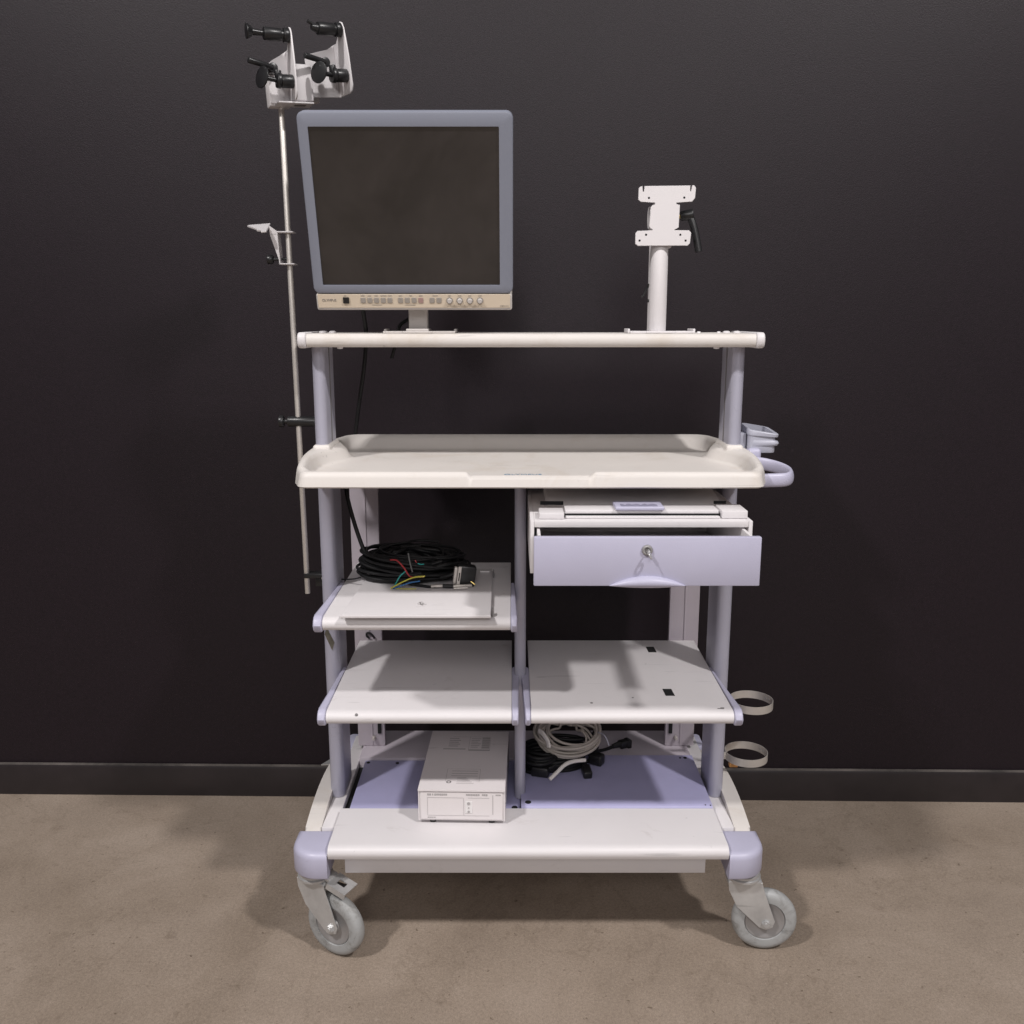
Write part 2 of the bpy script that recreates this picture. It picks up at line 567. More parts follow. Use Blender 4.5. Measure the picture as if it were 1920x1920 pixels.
# lavender floor boards of the base, the right one a raised lid
box('board_gap', 'hole', CART, -0.3425, -0.3285, 1.695, 1.914, 0.2142, 0.2152)
box('floor_board', 'lavdk', CART, -0.3283, 0.017, 1.6935, 1.914, 0.2145, 0.2325, bev=0.0015)
b = MB()
b.prism([(1.915, 0.244), (1.704, 0.244), (1.6965, 0.2425), (1.6935, 0.239), (1.6935, 0.2145), (1.915, 0.2145)], 'x', 0.0183, 0.4030, bev=0.001)
brd = b.build('floor_board', 'lavdk', CART)
h = MB()
h.cyl((0.0325, 1.709, 0.2435), (0.0325, 1.709, 0.2449), 0.0062, 20)
h.cyl((0.0054, 1.7085, 0.232), (0.0054, 1.7085, 0.2333), 0.0062, 20)
h.cyl((-0.255, 1.9, 0.232), (-0.255, 1.9, 0.2332), 0.004, 14)
h.cyl((-0.32, 1.902, 0.232), (-0.32, 1.902, 0.2332), 0.004, 14)
h.cyl((0.385, 1.902, 0.2435), (0.385, 1.902, 0.2447), 0.004, 14)
h.cyl((0.374, 1.902, 0.2435), (0.374, 1.902, 0.2447), 0.0025, 14)
h.cyl((0.389, 1.7, 0.2425), (0.389, 1.7, 0.2436), 0.0016, 10)
h.cyl((0.399, 1.6988, 0.2425), (0.399, 1.6988, 0.2436), 0.0016, 10)
build_each(h, 'bolt_hole', 'hole', CART)

# ---- casters ------------------------------------------------------
def caster(px, py, ang, brake):
    ztop = 0.171
    root = MB()
    rot = Matrix.Translation((px, py, 0)) @ Matrix.Rotation(ang, 4, 'Z')   # local +x = trail, local -y = face seen from the front
    trail, R, w = 0.045, 0.0625, 0.0135
    # swivel head
    root.lathe([(0, 0.1722), (0.015, 0.1722), (0.015, 0.1665), (0.029, 0.1660), (0.0315, 0.1645), (0.0315, 0.1605), (0.0290, 0.1595), (0.0335, 0.1575), (0.0335, 0.1535), (0.030, 0.1510), (0.0, 0.1505)], (0, 0, 0), (0, 0, 1), 28)
    root.box(-0.03, 0.034, -0.020, 0.020, 0.145, 0.153, 0.003)
    for s in (-1, 1):
        poly = [(-0.030, 0.150), (0.034, 0.150), (0.040, 0.128), (trail + 0.017, 0.068), (trail + 0.013, 0.055), (trail, 0.050), (trail - 0.013, 0.055), (-0.012, 0.098), (-0.028, 0.132)]
        root.prism(poly, 'y', s * 0.0185 - 0.0014, s * 0.0185 + 0.0014, bev=0.0006, seg=1)
        root.cyl((trail, s * 0.0195, R), (trail, s * 0.0245, R), 0.0082, 6)
        root.cyl((trail, s * 0.0245, R), (trail, s * 0.0262, R), 0.0045, 12)
    root.xf(rot)
    fork = root.build('caster', 'zinc', CART)
    # wheel
    t = MB()
    prof = [(0.0385, -0.010), (0.0395, -0.0125), (0.050, -w), (0.0568, -w + 0.0015), (0.0608, -0.008), (R, 0), (0.0608, 0.008), (0.0568, w - 0.0015), (0.050, w), (0.0395, 0.0125), (0.0385, 0.010)]
    t.lathe(prof, (trail, 0, R), (0, 1, 0), 56)
    t.xf(rot)
    t.build('tyre', 'tyre', fork)
    hb = MB()
    for s in (-1, 1):
        hb.lathe([(0, s * 0.0115), (0.012, s * 0.0115), (0.014, s * 0.0085), (0.032, s * 0.0085), (0.035, s * 0.0105), (0.0378, s * 0.0105), (0.0384, s * 0.006)], (trail, 0, R), (0, 1, 0), 40)
    hb.xf(rot)
    hb.build('hub', 'hub', fork)
    if brake:
        p = MB()
        # pedal: a bent plate with a square window
        A = Matrix.Translation((0.043, 0, 0.158)) @ Matrix.Rotation(rad(16), 4, 'Y')
        p.box(0.0, 0.012, -0.019, 0.019, -0.0012, 0.0012, mtx=A)
        p.box(0.0121, 0.03, -0.019, -0.007, -0.0012, 0.0012, mtx=A)
        p.box(0.0121, 0.03, 0.006, 0.019, -0.0012, 0.0012, mtx=A)
        p.box(0.0301, 0.043, -0.019, 0.019, -0.0012, 0.0012, mtx=A)
        p.box(0.0, 0.043, -0.0215, -0.0191, -0.011, 0.0012, mtx=A)
        p.box(-0.012, 0.0, -0.014, 0.014, -0.004, 0.004, 0.002, mtx=A)
        p.xf(rot)
        p.build('brake_pedal', 'zinc', fork)
        k = MB()
        k.box(0.045, 0.072, -0.012, 0.012, 0.133, 0.145, 0.002)
        k.xf(rot)
        k.build('brake_shoe', 'black', fork)
caster(-0.378, 1.600, rad(-27), True)
caster(0.4435, 1.598, rad(-3), False)
caster(-0.378, 2.035, rad(150), True)
caster(0.4435, 2.035, rad(35), False)

# ---- posts and rear panels ---------------------------------------------
def blade(xo, xi, yf, yb, z0, z1, name='post', m='post', mid=False):
    """upright extrusion with a rounded nose"""
    xc, hw = (xo + xi) / 2, abs(xo - xi) / 2
    poly = []
    for i in range(13):
        a = math.pi * i / 12
        poly.append((xc + hw * math.cos(a), yf + hw * 1.0 - hw * math.sin(a)))
    poly += [(xc - hw, yb), (xc + hw, yb)]
    MBo = MB()
    MBo.prism(poly, 'z', z0, z1, bev=0.0012, seg=1)
    return MBo.build(name, m, CART, angle=30)
blade(-0.377, -0.347, 1.755, 1.842, 0.2285, 0.919)
blade(0.438, 0.408, 1.755, 1.842, 0.2285, 0.919)
blade(-0.377, -0.353, 1.755, 1.845, 0.945, 1.1505)
blade(0.4385, 0.4145, 1.755, 1.845, 0.945, 1.1505)
blade(0.0275, 0.0055, 1.74, 1.93, 0.2335, 0.919)
# shadow groove along the upper posts
g = MB()
g.box(-0.3528, -0.3522, 1.802, 1.808, 0.965, 1.149)
g.box(0.4137, 0.4143, 1.802, 1.808, 0.965, 1.149)
build_each(g, 'post_groove', 'linedk', CART)
for xs in ((-0.354, -0.2925), (0.3525, 0.4185)):
    p = MB()
    p.box(xs[0], xs[1], 1.978, 1.992, 0.2365, 0.925, 0.0015)
    a = xs[0] + (xs[1] - xs[0]) * 0.5
    p.box(a, a + 0.0035, 1.9760, 1.9778, 0.2365, 0.925, 0.0006)
    p.build('rear_panel', 'panel', CART)
# slot and screw at the foot of each rear panel
s = MB()
s.box(-0.308, -0.300, 1.9748, 1.9775, 0.268, 0.30)
s.box(0.360, 0.368, 1.9748, 1.9775, 0.268, 0.30)
build_each(s, 'panel_slot', 'hole', CART)
s = MB()
for x in (-0.317, 0.376):
    s.lathe([(0, -0.011), (0.003, -0.0105), (0.0045, -0.007), (0.0045, 0.0)], (x, 1.976, 0.258), (0, 1, 0), 14)
build_each(s, 'panel_screw', 'steel', CART)
s = MB()
s.cyl((0.4075, 1.84, 0.437), (0.394, 1.838, 0.437), 0.0022, 10)
s.cyl((0.394, 1.838, 0.437), (0.3905, 1.838, 0.437), 0.005, 10)
s.build('wing_screw', 'whitetip', CART)

# handwritten hook-shaped mark on the left rear panel
mk = MB()
pts = spline([(-0.3195, 1.973, 0.4985), (-0.3255, 1.973, 0.5035), (-0.3255, 1.973, 0.5100), (-0.3195, 1.973, 0.5110), (-0.3130, 1.973, 0.5060), (-0.3085, 1.973, 0.4985)], 6)
mk.tube(pts, 0.0024, 6)
mk.build('marker_writing', 'ink', CART)
# sticker wrapped round the left post
st = MB()
st.prism([(-0.0045, 0.019), (-0.0075, 0.006), (0.0035, -0.021), (0.0075, -0.008)], 'y', -0.0006, 0.0006, mtx=Matrix.Translation((-0.3640, 1.7545, 0.577)) @ Matrix.Scale(1.25, 4))
st.build('post_sticker', 'sticker', CART)

# ---- top shelf ----------------------------------------------------
def roll_both(yf, yb, zt, h):
    p = []
    r = h / 2
    for i in range(9):
        a = math.pi / 2 + math.pi * i / 8
        p.append((yf + r * 0.75 + r * 0.75 * math.cos(a), zt - r + r * math.sin(a)))
    p += [(yb, zt - h), (yb, zt)]
    return p
ts = MB()
ts.prism(roll_both(1.718, 1.93, 1.1735, 0.0245), 'x', -0.377, 0.4475, bev=0.0006, seg=1)
top = ts.build('top_shelf', 'cream', CART)
for xa, xb in ((-0.3935, -0.3773), (0.4478, 0.4635)):
    c = MB()
    c.prism(roll_both(1.7155, 1.933, 1.176, 0.029), 'x', xa, xb, bev=0.004, seg=3)
    c.build('end_cap', 'white', top)
# bolt heads at the two ends, low bar at the right
bt = MB()
for x in (-0.362, -0.343, 0.41, 0.430):
    bt.lathe([(0, 0.0042), (0.004, 0.004), (0.0068, 0.0025), (0.0072, 0)], (x, 1.80, 1.1737), (0, 0, 1), 18)
bt.lathe([(0, 0.003), (0.003, 0.003), (0.004, 0)], (0.355, 1.79, 1.1737), (0, 0, 1), 12)
bt.lathe([(0, 0.003), (0.003, 0.003), (0.004, 0)], (0.393, 1.79, 1.1737), (0, 0, 1), 12)
build_each(bt, 'bolt_head', 'white', top)
bt = MB()
for x in (-0.318, 0.378):
    bt.lathe([(0, -0.0035), (0.005, -0.003), (0.006, 0)], (x, 1.735, 1.149), (0, 0, 1), 14)
build_each(bt, 'shelf_screw', 'white', top)

# ---- tray -----------------------------------------------------------
def tray():
    XF0, XF1, YF, YB = -0.3685, 0.4325, 1.545, 1.988
    def bulge(y):
        K = [(1.545, 0), (1.57, 0.006), (1.60, 0.0115), (1.65, 0.0175), (1.70, 0.021), (1.74, 0.0222), (1.78, 0.0225), (1.83, 0.022), (1.87, 0.017), (1.90, 0.008), (1.93, -0.004), (1.965, -0.010)]
        for (a, u), (b_, w) in zip(K, K[1:]):
            if y <= b_: return u + (w - u) * max(0, (y - a) / (b_ - a))
        return K[-1][1]
    FX = [-0.30, -0.2, -0.10, -0.080, -0.077, -0.074, -0.070, -0.066, -0.062, -0.04, 0.0, 0.06, 0.10, 0.125, 0.129, 0.133, 0.137, 0.140, 0.143, 0.2, 0.3, 0.36]
    SY = [1.585, 1.605, 1.63, 1.66, 1.69, 1.72, 1.745, 1.77, 1.79, 1.81, 1.835, 1.86, 1.88, 1.895]
    def ledge(y): return math.exp(-((y - 1.80) / 0.075) ** 2)
    def outline(i, led, eb=0.0):
        """rounded loop drawn in by i, its sides drawn in further by led beside the posts"""
        x0, x1, y0, y1 = XF0 + i, XF1 - i, YF + i, YB - i - eb
        rf, rb = max(0.018, 0.045 - abs(i - 0.04) * 0 if i > 0.02 else 0.018), 0.032
        P = []
        for x in FX: P.append((x, y0))
        for k in range(7):
            a = -math.pi / 2 + math.pi / 2 * k / 6
            P.append((x1 - rf + rf * math.cos(a), y0 + rf + rf * math.sin(a)))
        for y in SY: P.append((x1 + bulge(y) - led * ledge(y), y))
        e = bulge(1.93)
        for k in range(7):
            a = math.pi / 2 * k / 6
            P.append((x1 + e - rb + rb * math.cos(a), y1 - rb + rb * math.sin(a)))
        for x in (0.33, 0.2, 0.1, 0.0, -0.1, -0.2, -0.27): P.append((x, y1))
        for k in range(7):
            a = math.pi / 2 + math.pi / 2 * k / 6
            P.append((x0 - e + rb + rb * math.cos(a), y1 - rb + rb * math.sin(a)))
        for y in SY[::-1]: P.append((x0 - bulge(y) + led * ledge(y), y))
        for k in range(7):
            a = math.pi + math.pi / 2 * k / 6
            P.append((x0 + rf + rf * math.cos(a), y0 + rf + rf * math.sin(a)))
        return P
    def rim(x, y):
        u = min(1, max(0, (y - 1.555) / 0.16))
        z = 0.945 + 0.0130 * (1 - (1 - u) ** 2)
        if y < 1.552 and -0.079 < x < 0.142:
            d = min(1, (x + 0.079) / 0.011, (0.142 - x) / 0.011)
            z -= 0.0085 * d * d * (3 - 2 * d)
        return z
    base_ = outline(0, 0)
    R_ = [rim(*p) for p in base_]
    spec = [(0.008, 0, 0.917, 0, 0), (0.003, 0, 0.9175, 0, 0), (0.0, 0, 0.920, 0, 0), (0.0028, 0, -0.010, 1, 0), (0.0045, 0, -0.004, 1, 0), (0.008, 0, -0.001, 1, 0), (0.012, 0, 0, 1, 0),
            (0.015, 0.034, -0.0006, 1, 0.001), (0.018, 0.040, -0.003, 1, 0.006), (0.022, 0.044, -0.009, 1, 0.016), (0.026, 0.047, 0.9355, 0, 0.026), (0.030, 0.049, 0.9322, 0, 0.032), (0.036, 0.049, 0.9318, 0, 0.038)]
    m = MB()
    V = []
    for i, led, z, rel, eb in spec:
        V.append([m.bm.verts.new((x, y, max(0.9322, r_ + z) if rel else z)) for (x, y), r_ in zip(outline(i, led, eb), R_)])
    n = len(base_)
    for a, b_ in zip(V, V[1:]):
        for i in range(n):
            j = (i + 1) % n
            m.bm.faces.new([a[i], a[j], b_[j], b_[i]])
    m.bm.faces.new(V[-1]); m.bm.faces.new(V[0][::-1])
    return m.build('tray', 'cream', CART, angle=50)
TRAY = tray()
for xa, xb in ((-0.381, -0.347), (0.4085, 0.4425)):
    c = MB()
    c.box(xa, xb, 1.7495, 1.851, 0.945, 0.9645, 0.006, 3)
    c.build('post_collar', 'cream', TRAY)
text_mesh('tray_lettering', 'OLYMPUS', 0.0135, (-0.0145, 1.600, 0.9322), (0, 0, 0), 'blueink', TRAY, width=0.066, depth=0.0003)

# loop handle on the tray's right side
hd = MB()
pts = spline([(0.445, 1.632, 0.9165), (0.475, 1.632, 0.917), (0.500, 1.636, 0.9175), (0.515, 1.650, 0.919), (0.5235, 1.678, 0.921), (0.5195, 1.705, 0.924), (0.504, 1.73, 0.927), (0.478, 1.745, 0.930), (0.448, 1.749, 0.931)], 8)
hd.tube([(0.445 + (p[0] - 0.445) * 0.84, p[1], p[2]) for p in pts], 0.0125, 14, flat=0.0055)
hd.build('push_handle', 'lav', TRAY, angle=60)
b = MB()
b.box(0.452, 0.4775, 1.752, 1.79, 0.930, 0.957, 0.007, 4)
b.build('handle_bracket', 'lav', TRAY)

# grey connector cup clipped beside the right post
cu = MB()
def stadium(w, d, n=8, cx=0.0, cy=0.0):
    P = []
    r = min(w, d) / 2
    corners = [(w / 2 - r * .9, -d / 2 + r * .9, -90), (w / 2 - r * .9, d / 2 - r * .9, 0), (-w / 2 + r * .9, d / 2 - r * .9, 90), (-w / 2 + r * .9, -d / 2 + r * .9, 180)]
    for x, y, a0 in corners:
        for i in range(n):
            a = rad(a0 + 90 * i / (n - 1))
            P.append((cx + x + r * .9 * math.cos(a), cy + y + r * .9 * math.sin(a)))
    return P
def cup():
    m = MB()
    # (height, inset, ridge): the ridges run only round the outer end
    lev = [(0.9475, 0.004, 0), (0.948, 0.001, 0), (0.950, 0, 0), (0.9595, 0, 0), (0.9610, 0, 0.0005), (0.9625, 0, 0.005), (0.9665, 0, 0.0068), (0.9705, 0, 0.005), (0.972, 0, 0.0005), (0.981, 0, 0),
           (0.982, -0.002, 0.003), (0.990, -0.0025, 0.0035), (0.992, -0.0015, 0.003), (0.992, 0.0035, 0), (0.975, 0.004, 0), (0.962, 0.004, 0)]
    x0, x1, y0, y1, r = 0.454, 0.506, 1.762, 1.826, 0.009
    rings = []
    for z, i, rd in lev:
        P = []
        for cx, cy, a0 in ((x1 - r, y0 + r, -90), (x1 - r, y1 - r, 0), (x0 + r, y1 - r, 90), (x0 + r, y0 + r, 180)):
            for k in range(6):
                a = rad(a0 + 18 * k)
                x, y = cx + (r - i) * math.cos(a), cy + (r - i) * math.sin(a)
                if x > (x0 + x1) / 2: x += rd
                if x > (x0 + x1) / 2 and y < y0 + r: y -= rd * 0.6
                if x > (x0 + x1) / 2: x -= max(0, y - 1.80) * 0.25
                zz = z + (max(0, z - 0.9725) / 0.0195) * (-(x - 0.48) * 0.16 + (y - 1.794) * 0.10)
                P.append(m.bm.verts.new((x, y, zz)))
        rings.append(P)
    n = len(rings[0])
    for a, b_ in zip(rings, rings[1:]):
        for i in range(n):
            m.bm.faces.new([a[i], a[(i + 1) % n], b_[(i + 1) % n], b_[i]])
    m.bm.faces.new(rings[0][::-1]); m.bm.faces.new(rings[-1])
    o = m.build('connector_cup', 'greyp', CART, angle=35)
    s_ = MB()
    s_.box(0.4385, 0.452, 1.775, 1.82, 0.95, 0.985, 0.002)
    s_.build('cup_clip', 'greyp', o)
    s_ = MB()
    s_.box(0.4605, 0.4995, 1.7685, 1.8195, 0.9622, 0.9635)
    s_.build('cup_floor', 'hole', o)
cup()

# ---- shelves ------------------------------------------------------
def shelf(xl, xr, capl, capr, yf, yb, zt, lp, rp):
    """white plate xl..xr; capl/capr = outer x of the end caps at front and back"""
    s_ = MB()
    s_.prism(deck_profile(yf, yb, zt), 'x', xl, xr, bev=0.0006, seg=1)
    pl = s_.build('shelf', 'white', CART)
    for (xin, xf_, xb_) in ((xl, capl[0], capl[1]), (xr, capr[0], capr[1])):
        c = MB()
        yb2 = 1.752 if lp else 1.752
        prof = [(1.79, zt + 0.0015), (yf + 0.016, zt + 0.0025), (yf + 0.006, zt + 0.001), (yf, zt - 0.005), (yf - 0.0035, zt - 0.013), (yf, zt - 0.023), (yf + 0.006, zt - 0.0275), (yf + 0.03, zt - 0.028), (1.79, zt - 0.020)]
        d = 0.0004 if xin > xf_ else -0.0004
        c.prism(prof, 'x', xin - d, xf_, bev=0.003, seg=3)
        # taper: pull the outer side towards the post at the back
        sgn = -1 if xin > xf_ else 1
        for v in c.bm.verts:
            t = (v.co.y - yf) / (1.79 - yf)
            k = (v.co.x - xin) / (xf_ - xin)
            v.co.x += k * t * (xb_ - xf_)
        c.build('end_cap', 'lav', pl)
    return pl
UL = shelf(-0.338, -0.0025, (-0.3545, -0.3465), (0.0095, 0.0050), 1.568, 1.955, 0.679, 1, 1)
LL = shelf(-0.339, -0.0005, (-0.3545, -0.3465), (0.0120, 0.0135), 1.568, 1.955, 0.500, 1, 1)
LR = shelf(0.0345, 0.4045, (0.0245, 0.0180), (0.4205, 0.4075), 1.568, 1.955, 0.500, 1, 1)
# holes, scratches and cut-outs of the right shelf
h = MB()
for cx, cy in ((0.3008, 1.897), (0.2995, 1.662)):
    h.prism([(cx - 0.009, cy + 0.016), (cx + 0.008, cy + 0.016), (cx + 0.0095, cy - 0.0165), (cx - 0.0078, cy - 0.0165)], 'z', 0.499, 0.5006)
build_each(h, 'square_cutout', 'hole', LR)
h = MB()
def dot(m, x, y, z, r): m.cyl((x, y, z - 0.002), (x, y, z + 0.0004), r, 10)
dot(h, 0.148, 1.612, 0.5, 0.0028); dot(h, 0.228, 1.637, 0.5, 0.002)
h.box(0.377, 0.389, 1.585, 1.588, 0.499, 0.5004, mtx=Matrix.Rotation(0.0, 4, 'Z'))
h.box(0.383, 0.390, 1.5885, 1.591, 0.499, 0.5004)
build_each(h, 'paint_chip', 'linedk', LR)
h = MB(); h.lathe([(0, 0.0015), (0.0025, 0.0012), (0.0028, 0)], (-0.283, 1.571, 0.495), (0, -0.7, 0.7), 10)
build_each(h, 'paint_chip', 'linedk', LL)

# ---- drawer unit under the tray --------------------------------------
DX0, DX1 = 0.0305, 0.4005
u = MB()
u.box(DX0, DX0 + 0.0065, 1.5, 1.86, 0.781, 0.871, 0.001)             # cheeks
u.box(DX1 - 0.0065, DX1, 1.5, 1.86, 0.781, 0.871, 0.001)
u.box(DX0 + 0.0066, DX1 - 0.0066, 1.5005, 1.86, 0.860, 0.8708, 0.001)   # top
u.box(DX0 + 0.0066, DX1 - 0.0066, 1.52, 1.86, 0.781, 0.784)            # bottom
u.box(DX0 + 0.0066, DX1 - 0.0066, 1.852, 1.8598, 0.7845, 0.8595)         # back
UNIT = u.build('drawer_housing', 'white', CART)
# sloping plate and side gussets above the housing
u = MB()
u.prism([(1.58, 0.8715), (1.80, 0.8715), (1.80, 0.905), (1.79, 0.905), (1.60, 0.877)], 'x', 0.060, 0.372, bev=0.001)
u.build('rear_plate', 'white', UNIT)
# keyboard slide: lip, strip and the two blocks that hold it
u = MB()
u.box(0.090, 0.350, 1.531, 1.575, 0.8752, 0.8835, 0.0015)
KB = u.build('keyboard_slide', 'white', UNIT)
box('slide_strip', 'white', UNIT, 0.090, 0.350, 1.519, 1.5295, 0.8713, 0.8745, bev=0.0008)
u = MB()
u.box(0.0455, 0.0875, 1.513, 1.56, 0.8713, 0.8815, 0.0015)
u.box(0.3525, 0.396, 1.518, 1.575, 0.8713, 0.8845, 0.0015)
build_each(u, 'slide_block', 'white', UNIT)
u = MB()
u.box(0.049, 0.0890, 1.572, 1.5785, 0.8840, 0.8895)
u.box(0.3510, 0.372, 1.5755, 1.579, 0.8850, 0.8900)
u.box(0.088, 0.3525, 1.5296, 1.5308, 0.8712, 0.8775)
build_each(u, 'slide_slot', 'hole', UNIT)
u = MB()
u.box(0.174, 0.257, 1.523, 1.5765, 0.8838, 0.8905, 0.0025, 3)
kh = u.build('slide_handle', 'lav', UNIT)
tl = MB()
P = []
xs = [0.184 + 0.062 * i / 16 for i in range(17)]
for i, x in enumerate(xs): P.append((x, 1.527 + random.uniform(-0.001, 0.001)))
for i, x in enumerate(xs[::-1]): P.append((x, 1.538 + 0.008 * abs(math.sin(i * 0.9)) + random.uniform(0, 0.003)))
tl.prism(P, 'z', 0.8906, 0.8910)
tl.build('torn_label', 'torn', UNIT)
# the drawer itself, pulled out
d = MB()
d.box(0.0345, 0.3950, 1.42, 1.432, 0.7822, 0.8622, 0.0018)
DRW = d.build('drawer', 'lav', CART)
d = MB()
d.box(0.0415, 0.0465, 1.4322, 1.78, 0.7875, 0.857, 0.0006)
d.box(0.3835, 0.3885, 1.4322, 1.78, 0.7875, 0.857, 0.0006)
d.box(0.0466, 0.3834, 1.4322, 1.78, 0.7875, 0.7895)
d.box(0.0466, 0.3834, 1.776, 1.7799, 0.7896, 0.857)
d.box(0.0466, 0.3834, 1.4322, 1.4350, 0.7896, 0.860)
d.build('drawer_box', 'white', DRW)
# crescent grip on the lower edge of the front
gp = MB()
N = 24
rows = []
for k in range(9):
    row = []
    for i in range(N + 1):
        t = -1 + 2 * i / N
        prof = max(0.0, 1 - t * t)
        hgt = 0.019 * prof
        ph = math.pi * k / 8
        z = 0.7805 - 0.0025 * prof + hgt * (1 - math.cos(ph)) / 2
        y = 1.4195 - 0.012 * prof ** 0.8 * math.sin(ph) ** 0.8 if k not in (0, 8) else 1.4205
        row.append(gp.bm.verts.new((0.2160 + 0.061 * t, y, z + 0.0022)))
    rows.append(row)
for a, b_ in zip(rows, rows[1:]):
    for i in range(N):
        gp.bm.faces.new([a[i], a[i + 1], b_[i + 1], b_[i]])
gp.build('drawer_grip', 'lav', DRW, angle=70)
lk = MB()
lk.lathe([(0.0, 0.0005), (0.0044, 0.0005), (0.0048, 0.003), (0.0060, 0.0036), (0.0078, 0.0030), (0.0088, 0.0012), (0.009, 0)], (0.2140, 1.4195, 0.8415), (0, -1, 0), 28)
lk.build('lock', 'hub', DRW)
lk = MB()
lk.cyl((0.2140, 1.4192, 0.8415), (0.2140, 1.4186, 0.8415), 0.0036, 14)
lk.build('keyhole', 'linedk', DRW)
ky = MB()
ky.box(-0.0012, 0.0012, -0.013, 0.001, -0.0030, 0.0030, 0.0004, 1, mtx=Matrix.Translation((0.2148, 1.418, 0.8410)) @ Matrix.Rotation(rad(25), 4, 'Y'))
ky.lathe([(0.0028, -0.0009), (0.0062, -0.0009), (0.0062, 0.0009), (0.0028, 0.0009), (0.0028, -0.0009)], (0.2172, 1.4035, 0.8362), (0.5, -0.15, 0.25), 22)
ky.build('key', 'zinc', DRW)

# ================================================================== monitor on its stand
MON = empty('monitor', (-0.18, 1.80, 1.1737), 'flat grey blue framed monitor with dark screen tilted forward on top shelf', 'monitor')
tilt = rad(16.63)
MT = Matrix.Translation((-0.1795, 1.74, 1.2459)) @ Matrix.Rotation(tilt, 4, 'X')   # local: x right, z up the screen, -y out of the screen
def ml(x): return x + 0.1795
def frame(name, o, i, y0, y1, m, parent, bev=0.002, ro=0.010):
    """rectangular ring, o and i = (x0,x1,z0,z1)"""
    f = MB()
    def rr(x0, x1, z0, z1, r, n=6):
        P = []
        for cx, cz, a0 in ((x1 - r, z0 + r, -90), (x1 - r, z1 - r, 0), (x0 + r, z1 - r, 90), (x0 + r, z0 + r, 180)):
            for k in range(n):
                a = rad(a0 + 90 * k / (n - 1))
                P.append((cx + r * math.cos(a), cz + r * math.sin(a)))
        return P
    O = [rr(o[0] + e, o[1] - e, o[2] + e, o[3] - e, max(0.001, ro - e)) for e in (0.0, 0.0, bev * .3, bev)]
    I = [rr(*i, 0.002), rr(*i, 0.002)]
    ys = [y1, y0 + bev, y0 + bev * .3, y0]
    L = [[f.bm.verts.new((x, y, z)) for x, z in P] for P, y in zip(O, ys)]
    L.append([f.bm.verts.new((x, y0 + 0.0008, z)) for x, z in I[0]])
    L.append([f.bm.verts.new((x, y1, z)) for x, z in I[0]])
    n = len(L[0])
    for a, b_ in zip(L, L[1:] + L[:1]):
        for k in range(n):
            f.bm.faces.new([a[k], a[(k + 1) % n], b_[(k + 1) % n], b_[k]])
    f.xf(MT)
    return f.build(name, m, parent, angle=40)
BX0, BX1 = ml(-0.3632), ml(0.0018)
frame('bezel', (BX0, BX1, -0.001, 0.3075), (ml(-0.3455), ml(-0.0220), 0.0145, 0.2835), 0.0, 0.022, 'bezel', MON, 0.004, 0.012)
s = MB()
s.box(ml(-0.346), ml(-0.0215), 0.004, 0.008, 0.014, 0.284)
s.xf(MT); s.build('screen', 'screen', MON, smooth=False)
s = MB()
s.box(ml(-0.3612), ml(0.0002), 0.0225, 0.060, -0.030, 0.304, 0.008, 3)
s.box(ml(-0.30), ml(-0.06), 0.0605, 0.085, 0.03, 0.24, 0.012, 3)
s.xf(MT); s.build('rear_housing', 'mhouse', MON)
s = MB()
s.box(ml(-0.3605), ml(0.0002), 0.002, 0.0222, -0.0325, -0.0015, 0.004, 3)
s.xf(MT); CHIN = s.build('control_panel', 'mhouse', MON)
s = MB()
s.box(ml(-0.3575), ml(-0.0035), 0.0008, 0.0019, -0.0272, -0.0018, 0.0005, 1)
s.xf(MT); s.build('panel_face', 'mcream', MON)
def mbox(name, m, parent, *a, **k):
    q = MB(); q.box(*a, **k); q.xf(MT); return q.build(name, m, parent)
mbox('power_button', 'black', CHIN, ml(-0.3051) - 0.0057, ml(-0.3051) + 0.0057, -0.0016, 0.0007, -0.0187, -0.0072, 0.001)
bx = [-0.2737 + 0.01228 * i for i in range(5)] + [-0.205 + 0.01243 * i for i in range(4)] + [-0.1471, -0.1343]
for i, x in enumerate(bx):
    mbox('button', 'buttonr' if i == 8 else 'button', CHIN, ml(x) - 0.0045, ml(x) + 0.0045, -0.0005, 0.0007, -0.0178, -0.0080, 0.0006, 1)
for x in (-0.1148, -0.0962, -0.0775, -0.0589):
    q = MB()
    q.lathe([(0.0, -0.0055), (0.0036, -0.0055), (0.0042, -0.0048), (0.0044, 0.0), (0.0058, 0.0), (0.0058, 0.0008)], (ml(x), 0, -0.0135), (0, 1, 0), 24)
    q.xf(MT); kb_ = q.build('knob', 'mhouse', CHIN)
    q = MB()
    q.lathe([(0.0050, -0.0006), (0.0062, -0.0006), (0.0062, 0.0006), (0.0050, 0.0006), (0.0050, -0.0006)], (ml(x), 0, -0.0135), (0, 1, 0), 24)
    q.xf(MT); q.build('knob_ring', 'button', kb_)
